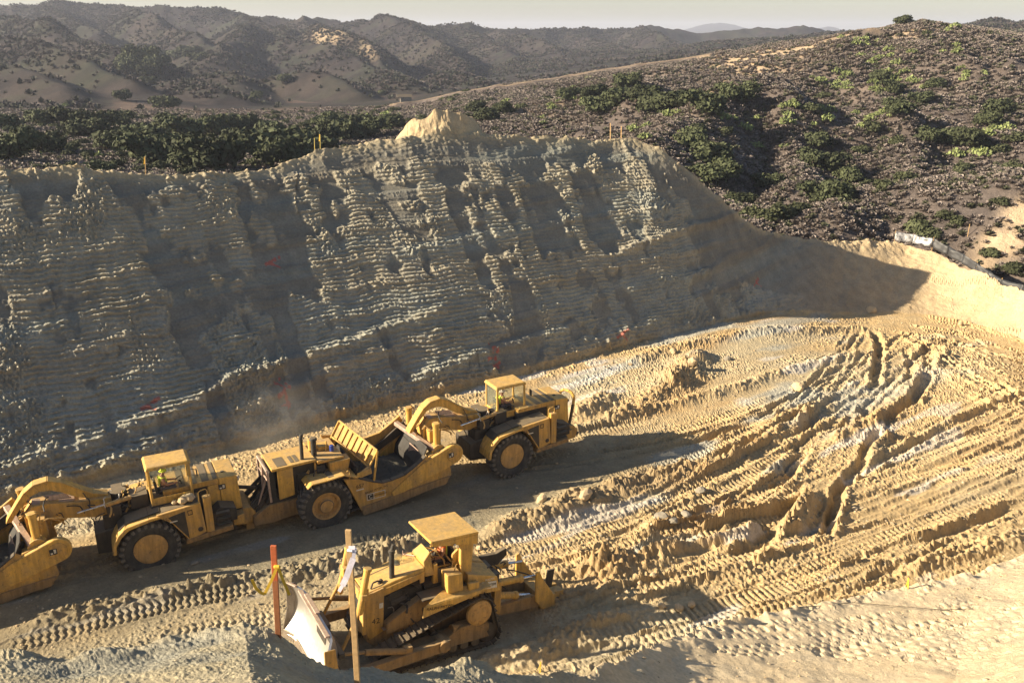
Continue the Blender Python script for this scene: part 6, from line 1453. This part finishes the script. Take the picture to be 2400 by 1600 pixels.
bpy.context.view_layer.update()
pr = person('person', tuple(DZ.matrix_world @ Vector((-.56, 0, 3.18))), DOZ_R[0], 'bulldozer operator in orange and lime vest sitting under the canopy', 'vest_o', 'lime')
# ------------------------------------------------------------------ small things
def hit_pit(u, v, lo=2, hi=75):
    x, y, w = ray(u, v); a = math.atan2(x, y); hh = math.hypot(x, y)
    j = int(np.argmin(np.abs(np.arctan2(PX[350], PY[350])-a))); rr = np.hypot(PX[:, j], PY[:, j]); zz = PZ[:, j]
    s = CAM_H+w/hh*rr; k = np.nonzero((zz >= s) & (rr > lo))[0]
    if len(k) == 0: return None
    r = rr[k[0]]; return (math.sin(a)*r, math.cos(a)*r, float(zz[k[0]]))
def on_ray(u, v, p):   # the point above/below p, as far off as p
    x, y, w = ray(u, v); t = math.hypot(p[0], p[1])/math.hypot(x, y); return (x*t, y*t, CAM_H+w*t)
def stake_mesh(base, top, w, d, mt, name='post', parent=None, pointed=False):
    m = MB().use(mt); b = Vector(base); t = Vector(top); dr = (t-b).normalized(); b = b-dr*.35
    rt_ = dr.cross(Vector((b.x, b.y, 0)).normalized()).normalized(); fw = rt_.cross(dr)
    rt_ = (rt_*.93+fw*.37).normalized(); fw = rt_.cross(dr).normalized()
    q = [p+rt_*a*w/2+fw*c*d/2 for p in (b, t) for a, c in ((-1, -1), (1, -1), (1, 1), (-1, 1))]
    m.hexa(q); return m, rt_, fw, dr
def strip(parent, pts, w, mt, name='ribbon', wide=None):
    m = MB().use(mt)
    for a, b in zip(pts[:-1], pts[1:]):
        m.bar(a, b, .004, w, up=wide or (1, .3, .2))
    return m.build(name, parent, bevel=0)
M['lathy'] = flat('yellowed_lath', (.45, .36, .10))
# orange stake with yellow flagging
b = hit_pit(640, 1462); t = on_ray(628, 1252, b); dist = Vector(b).length
mid_ = tuple(Vector(b).lerp(Vector(t), .62)); ms, rt_, fw, dr = stake_mesh(b, t, .088, .04, 'orange')
st = empty('survey_stake', b, label='orange-topped survey stake with yellow flagging tape on the near bank', cat='stake')
def rel(root, p): return tuple(Vector(p)-Vector(root))
def build_rel(m, name, root_o, **k):
    o = m.build(name, root_o, **k); o.location = -Vector(root_o.location); return o
m = stake_mesh(b, mid_, .088, .04, 'orange_wood')[0]; q_ = [Vector(mid_)+rt_*a_*.044+fw*c_*.02 for a_, c_ in ((-1, -1), (1, -1), (1, 1), (-1, 1))]+[Vector(t)+rt_*a_*.044+fw*c_*.02 for a_, c_ in ((-1, -1), (1, -1), (1, 1), (-1, 1))]; m.use('orange').hexa(q_)
build_rel(m, 'post', st, bevel=.004)
def P_(u, v, off=0.): 
    q = Vector(on_ray(u, v, b)); return q-Vector((q.x, q.y, 0)).normalized()*(.05+off)
kn = P_(636, 1297)
for pts in ([kn, P_(622, 1325, .05), P_(606, 1351, .10), P_(596, 1345, .12), P_(585, 1332, .15), P_(577, 1314, .14)], [P_(638, 1297), P_(648, 1320, .06), P_(657, 1338, .09), P_(663, 1353, .1)]):
    m = MB().use('ribbon_y')
    for q, (a_, c_) in enumerate(zip(pts[:-1], pts[1:])): m.bar(a_, c_, .045, .003, up=(.2, -1, .5))
    build_rel(m, 'ribbon', st, bevel=0)
m = MB().use('ribbon_y'); m.hexa([kn+rt_*a_*.052+fw*c_*.028+Vector((0, 0, z_)) for z_ in (-.03, .03) for a_, c_ in ((-1, -1), (1, -1), (1, 1), (-1, 1))]); build_rel(m, 'knot', st)
# bare wood stake with a pale ribbon
b = hit_pit(823, 1600, 1.5) or (-1.2, 6.2, 15.)
t = on_ray(800, 1216, b)
ms, rt_, fw, dr = stake_mesh(b, t, .075, .038, 'wood')
st2 = empty('survey_stake', b, label='bare wood survey stake with lilac-white ribbon, rising in front of the bulldozer', cat='stake')
build_rel(ms, 'post', st2, bevel=.004)
pts = [P_(800, 1252), P_(815, 1250, .02), P_(811, 1272, .04), P_(803, 1292, .04), P_(795, 1315, .04), P_(786, 1335, .03), P_(778, 1350, .02)]
m = MB().use('ribbon_w')
for q, (a_, c_) in enumerate(zip(pts[:-1], pts[1:])): m.bar(a_, c_, .045+.03*(q in (2, 3, 4)), .004, up=(.1, -1, .6))
build_rel(m, 'ribbon', st2, bevel=0)
m = MB().use('ribbon_w'); kn = P_(805, 1258); m.hexa([kn+rt_*a_*.045+fw*c_*.03+Vector((0, 0, z_)) for z_ in (-.02, .02) for a_, c_ in ((-1, -1), (1, -1), (1, 1), (-1, 1))]); build_rel(m, 'knot', st2)
# laths along the crest
for (u, v0, v1, mt, w, lab, flag) in ((333, 397, 360, 'wood', .05, 'lath with a long yellow flag on the left crest', 1), (722, 344, 317, 'lathy', .045, 'left one of the yellow lath pair on the crest, white top', 0), (735, 342, 309, 'lathy', .045, 'right one of the yellow lath pair on the crest', 1),
                                 (1080, 300, 271, 'wood', .07, 'brown lath standing on the spoil pile at the crest', 0), (1402, 322, 283, 'wood', .06, 'tall bare lath near the right end of the crest', 0), (1427, 308, 290, 'wood', .06, 'short bare lath beside the spoil at the right end of the crest', 0)):
    a = math.atan2(*ray(u, v0)[:2]); rc = float(np.interp(a, CREST[:, 0], CREST[:, 1]))+(.6 if u != 1080 else 2.4)
    x, y, z = at_r(u, v0, rc); bb = (x, y, z-.3); tt = at_r(u, v1, rc)
    s_ = empty('lath', bb, label=lab, cat='lath', group='survey laths along the crest')
    ms, rt_, fw, dr = stake_mesh(bb, tt, w, .025, mt); build_rel(ms, 'post', s_, bevel=0)
    if flag:
        T = Vector(tt); m = MB().use('ribbon_y'); m.add([T, T+rt_*.06, T+rt_*.10-dr*.5, T+rt_*.02-dr*.45], [(0, 1, 2, 3)]); m.add([T+fw*.01, T+rt_*.06+fw*.01, T+rt_*.10-dr*.5+fw*.01, T+rt_*.02-dr*.45+fw*.01], [(3, 2, 1, 0)]); build_rel(m, 'flag', s_, bevel=0)
# little yellow whiskers at the foot of the bank
for (u, v, lab) in ((1240, 1545, 'short yellow whisker stake at the foot of the near bank'), (2085, 1352, 'yellow whisker stake beside the pale bench on the right')):
    p = hit_pit(u, v)
    if p:
        tt = on_ray(u+2, v-26, p); s_ = empty('whisker_stake', p, label=lab, cat='stake', group='yellow whisker stakes'); ms = stake_mesh(p, tt, .04, .02, 'ribbon_y')[0]; build_rel(ms, 'post', s_, bevel=0)
        m = MB().use('ribbon_y'); m.bar(Vector(tt)-Vector((0, 0, .05)), Vector(on_ray(u-5, v-6, p)), .004, .03, up=(0, 1, 0)); build_rel(m, 'whisker', s_, bevel=0)
# pole beyond the rim
p = hit_hill(2222, 545, 84, 200)
if p: s_ = MB().use('wood'); s_.cyl((0, 0, -.3), (0, 0, 1.25), .035, n=6); o = s_.build('pole', None, bevel=0); o.location = p; tag(o, 'thin bare pole in the scrub behind the silt fence', 'pole')

# silt fence on the rim
def fence_f(nt, b):
    n1 = noise(nt, 2.2, 5, .7); c = ramp(nt, n1, [(.38, (.035, .035, .04)), (.60, (.36, .36, .37)), (.8, (.60, .60, .62))])
    nt.links.new(c, b.inputs['Base Color']); b.inputs['Roughness'].default_value = .32
M['silt'] = mat('silt_fence_film', fence_f); M['silt_dark'] = flat('silt_fence_fabric', (.035, .036, .04), .55)
fl = [(2058, 531), (2100, 538), (2145, 547), (2180, 566), (2214, 584), (2245, 603), (2272, 622), (2302, 641), (2352, 654), (2420, 668)]
fpts = []
for u, v in fl:
    x, y, w = ray(u, v); a = math.atan2(x, y); rc = float(np.interp(a, CREST[:, 0], CREST[:, 1])); X_, Y_, Z_ = at_r(u, v, rc+.25); fpts.append(Vector((X_, Y_, Z_)))
fr = empty('silt_fence', fpts[0], label='sagging black and silver silt fence along the rim of the pit', cat='fence')
for i, p in enumerate(fpts):
    if i in (0, 2, 5, 7, 9):
        m = MB().use('wood'); m.bar(p+Vector((0, 0, -1.2)), p+Vector((0, 0, .10)), .05, .05); build_rel(m, 'post', fr, bevel=0)
gf = np.random.default_rng(3)
for i in range(len(fpts)-1):
    n = 10; V = []; Fc = []
    for k in range(n+1):
        q = fpts[i].lerp(fpts[i+1], k/n); nrm = Vector((fpts[i+1].y-fpts[i].y, fpts[i].x-fpts[i+1].x, 0)).normalized()
        for l in range(5):
            z = -l*.19; w_ = float(vnoise(np.array(k*.5+i*5.), np.array(l*.9), 4))*.10+(.06*l)*(1 if i < 2 else .4)
            V.append(q+Vector((0, 0, z-.05*math.sin(math.pi*k/n)))+nrm*w_)
    for k in range(n):
        for l in range(4): a_ = k*5+l; Fc.append((a_, a_+1, a_+6, a_+5))
    m = MB().use('silt' if i < 2 else 'silt_dark'); m.add(V, Fc); o = build_rel(m, 'fabric', fr, bevel=0, smooth=True); so2 = o.modifiers.new('thick', 'SOLIDIFY'); so2.thickness = .012

# rocks and slabs one can tell apart
def rock_mesh(seed, flatz=.75):
    g = np.random.default_rng(seed); b = bmesh.new(); bmesh.ops.create_icosphere(b, subdivisions=2, radius=1)
    for v in b.verts:
        n_ = v.co.copy(); f_ = 1+.28*float(vnoise(np.array(n_.x*1.3+seed), np.array(n_.y*1.3+n_.z), seed))+.12*float(vnoise(np.array(n_.x*3+seed), np.array(n_.z*3+n_.y), seed+3)); v.co = n_*f_; v.co.z *= flatz
    me = bpy.data.meshes.new('rock'); b.to_mesh(me); b.free(); return me
for i, (u, v, s, mt, lab) in enumerate(((2000, 716, .42, 'rock', 'pale boulder at the head of the ruts, by the shadow edge'), (1560, 1398, .20, 'rock', 'left of two round stones in the bulldozer canopy shadow'), (1588, 1394, .19, 'rock', 'right of two round stones in the bulldozer canopy shadow'),
        (1520, 1395, .16, 'rock', 'small stone just left of the shaded pair of stones'), (1470, 1340, .15, 'rock', 'pale stone at the foot of the brown berm'), (1500, 1325, .17, 'rock', 'larger pale stone under the brown berm'), (1518, 1190, .38, 'rock2', 'dark slab of clay tilted among the ruts'), (1545, 1200, .30, 'rock2', 'dark clay slab beside the tilted one'),
        (1575, 1192, .26, 'rock2', 'upright narrow clay chunk among the slabs'), (1832, 895, .42, 'rock', 'squarish sand block on the track right of the piles'), (1590, 835, .38, 'rock', 'rounded clod on the small sand pile'), (1545, 812, .26, 'rock', 'clod at the upper edge of the small sand pile'), (1670, 828, .30, 'rock2', 'dark clod right of the small sand pile'),
        (448, 1296, .20, 'rock2', 'lump of clay beside the rear scraper front wheel'), (1610, 1128, .30, 'rock2', 'grey clod between two ruts'), (1100, 1262, .16, 'rock', 'clod on the track behind the canopy'), (2205, 748, .22, 'rock', 'white stone on the sunlit slope right of the ruts'), (1245, 1150, .3, 'rock', 'sand lump at the tip of the scraper shadow'), (1345, 1140, .34, 'rock', 'light sand lump right of the scraper shadow'))):
    p = hit_pit(u, v)
    if not p: continue
    me = rock_mesh(i+3, .5 if mt == 'rock2' else .8); o = link('rock', me, M[mt]); o.location = (p[0], p[1], p[2]+s*.22); o.scale = (s, s*.8, s); o.rotation_euler = (RNG.uniform(-.4, .4), RNG.uniform(-.4, .4), RNG.uniform(0, 6)); tag(o, lab, 'rock')
# loose crumbs of soil
sel = []
g = np.random.default_rng(11)
nr, nc = PX.shape
az_ = np.arctan2(PX[300], PY[300]); cok = np.nonzero(np.abs(az_) < R(38))[0]
ii = g.integers(5, nr-20, 60000); jj = g.choice(cok, 60000); x = PX[ii, jj]; y = PY[ii, jj]; z = PZ[ii, jj]
a = np.arctan2(x, y); r = np.hypot(x, y); h, f, re, rb, rc, zc = macro(a, r)
u_ = x*math.cos(R(30))+y*math.sin(R(30)); v_ = -x*math.sin(R(30))+y*math.cos(R(30))
lane = np.exp(-((v_-32.4)/3.0)**2)*(1-sstep(4, 12, u_-20))
pr_ = np.clip(fbm(u_*.2, v_*.6, 3, 601)*2+.35, .04, 1)*(1-.8*lane)*(f <= .03)*np.clip(r/30, .3, 1)
k = g.uniform(0, 1, len(x)) < pr_*.6; x, y, z, r = x[k], y[k], z[k], r[k]
def crumb(seed):
    b = bmesh.new(); bmesh.ops.create_icosphere(b, subdivisions=1, radius=1); rr = random.Random(seed)
    for v in b.verts: v.co *= rr.uniform(.65, 1.2); v.co.z *= .7
    me = bpy.data.meshes.new('crumb'); b.to_mesh(me); b.free(); me.materials.append(M['crumb']); return me
def crumb_f(nt, b):
    oi = N(nt, 'ShaderNodeObjectInfo'); c = ramp(nt, oi.outputs['Random'], [(0, (.27, .24, .18)), (.5, (.42, .31, .18)), (1, (.52, .42, .28))]); nt.links.new(c, b.inputs['Base Color']); b.inputs['Roughness'].default_value = .95
M['crumb'] = mat('soil_crumbs', crumb_f)
scatter('loose_clods', np.stack([x, y, z], 1), g.uniform(0, 6.28, len(x)), .022*np.exp(g.normal(0, .5, len(x)))*np.clip(r/22, .5, 2.), [crumb(i) for i in range(5)], 'loose crumbs and clods of soil strewn over the pit floor')
# dry twig on the pale bench
tp = [hit_pit(u, v) for u, v in ((1805, 1398), (1880, 1394), (1960, 1388), (2060, 1396), (2165, 1402), (2235, 1400))]
if all(tp):
    m = MB().use('grime'); pts = [Vector(p)+Vector((0, 0, .03+.05*(i in (2, 3)))) for i, p in enumerate(tp)]; m.tube([tuple(p) for p in pts], .012, 5)
    m.tube([tuple(pts[2]), tuple(pts[2]+Vector((.4, .25, .08)))], .008, 5); o = m.build('twig', None, bevel=0); tag(o, 'long dry twig lying along the pale bench at the right', 'twig')

# ranch shed
sh = empty('shed', SHED_AT, R(15), label='tiny grey ranch shed on the flat below the far hills', cat='shed')
part('wall', 'steel', lambda m: m.box(-2.2, 2.2, -1.6, 1.6, -.4, 2.6), sh); part('roof', 'grime', lambda m: m.hexa([(-3.8, -1.9, 2.62), (2.5, -1.9, 2.62), (2.5, 1.9, 2.62), (-3.8, 1.9, 2.62), (-3.8, 0, 3.6), (2.5, 0, 3.6), (2.5, .05, 3.6), (-3.8, .05, 3.6)]), sh)

# dust hanging behind the front scraper
def dust_f(name, loc, scl, dens):
    b = bmesh.new(); bmesh.ops.create_icosphere(b, subdivisions=3, radius=1); me = bpy.data.meshes.new(name); b.to_mesh(me); b.free()
    m = bpy.data.materials.new(name); m.use_nodes = True; nt = m.node_tree
    for n in list(nt.nodes):
        if n.type != 'OUTPUT_MATERIAL': nt.nodes.remove(n)
    out = [n for n in nt.nodes if n.type == 'OUTPUT_MATERIAL'][0]
    pv = nt.nodes.new('ShaderNodeVolumePrincipled'); pv.inputs['Color'].default_value = (.97, .92, .85, 1)
    tc = N(nt, 'ShaderNodeTexCoord'); nz = noise(nt, 1.6, 4, .6); ln = N(nt, 'ShaderNodeVectorMath', operation='LENGTH'); nt.links.new(tc.outputs['Object'], ln.inputs[0])
    fall = ramp(nt, ln.outputs['Value'], [(0.1, 1.), (.95, 0.)]); nn = ramp(nt, nz, [(.42, 0.), (.68, 1.)])
    mm = N(nt, 'ShaderNodeMath', operation='MULTIPLY'); nt.links.new(fall, mm.inputs[0]); nt.links.new(nn, mm.inputs[1])
    m2 = N(nt, 'ShaderNodeMath', operation='MULTIPLY'); nt.links.new(mm.outputs[0], m2.inputs[0]); m2.inputs[1].default_value = dens; nt.links.new(m2.outputs[0], pv.inputs['Density'])
    nt.links.new(pv.outputs[0], out.inputs['Volume']); me.materials.append(m)
    o = link(name, me, kind='stuff', label='thin tan dust drifting behind the front scraper'); o.location = loc; o.scale = scl; o.rotation_euler = (0, 0, R(30)); return o
dust_f('dust', (-12.6, 41.8, 1.9), (3.6, 2.0, 2.6), .15)
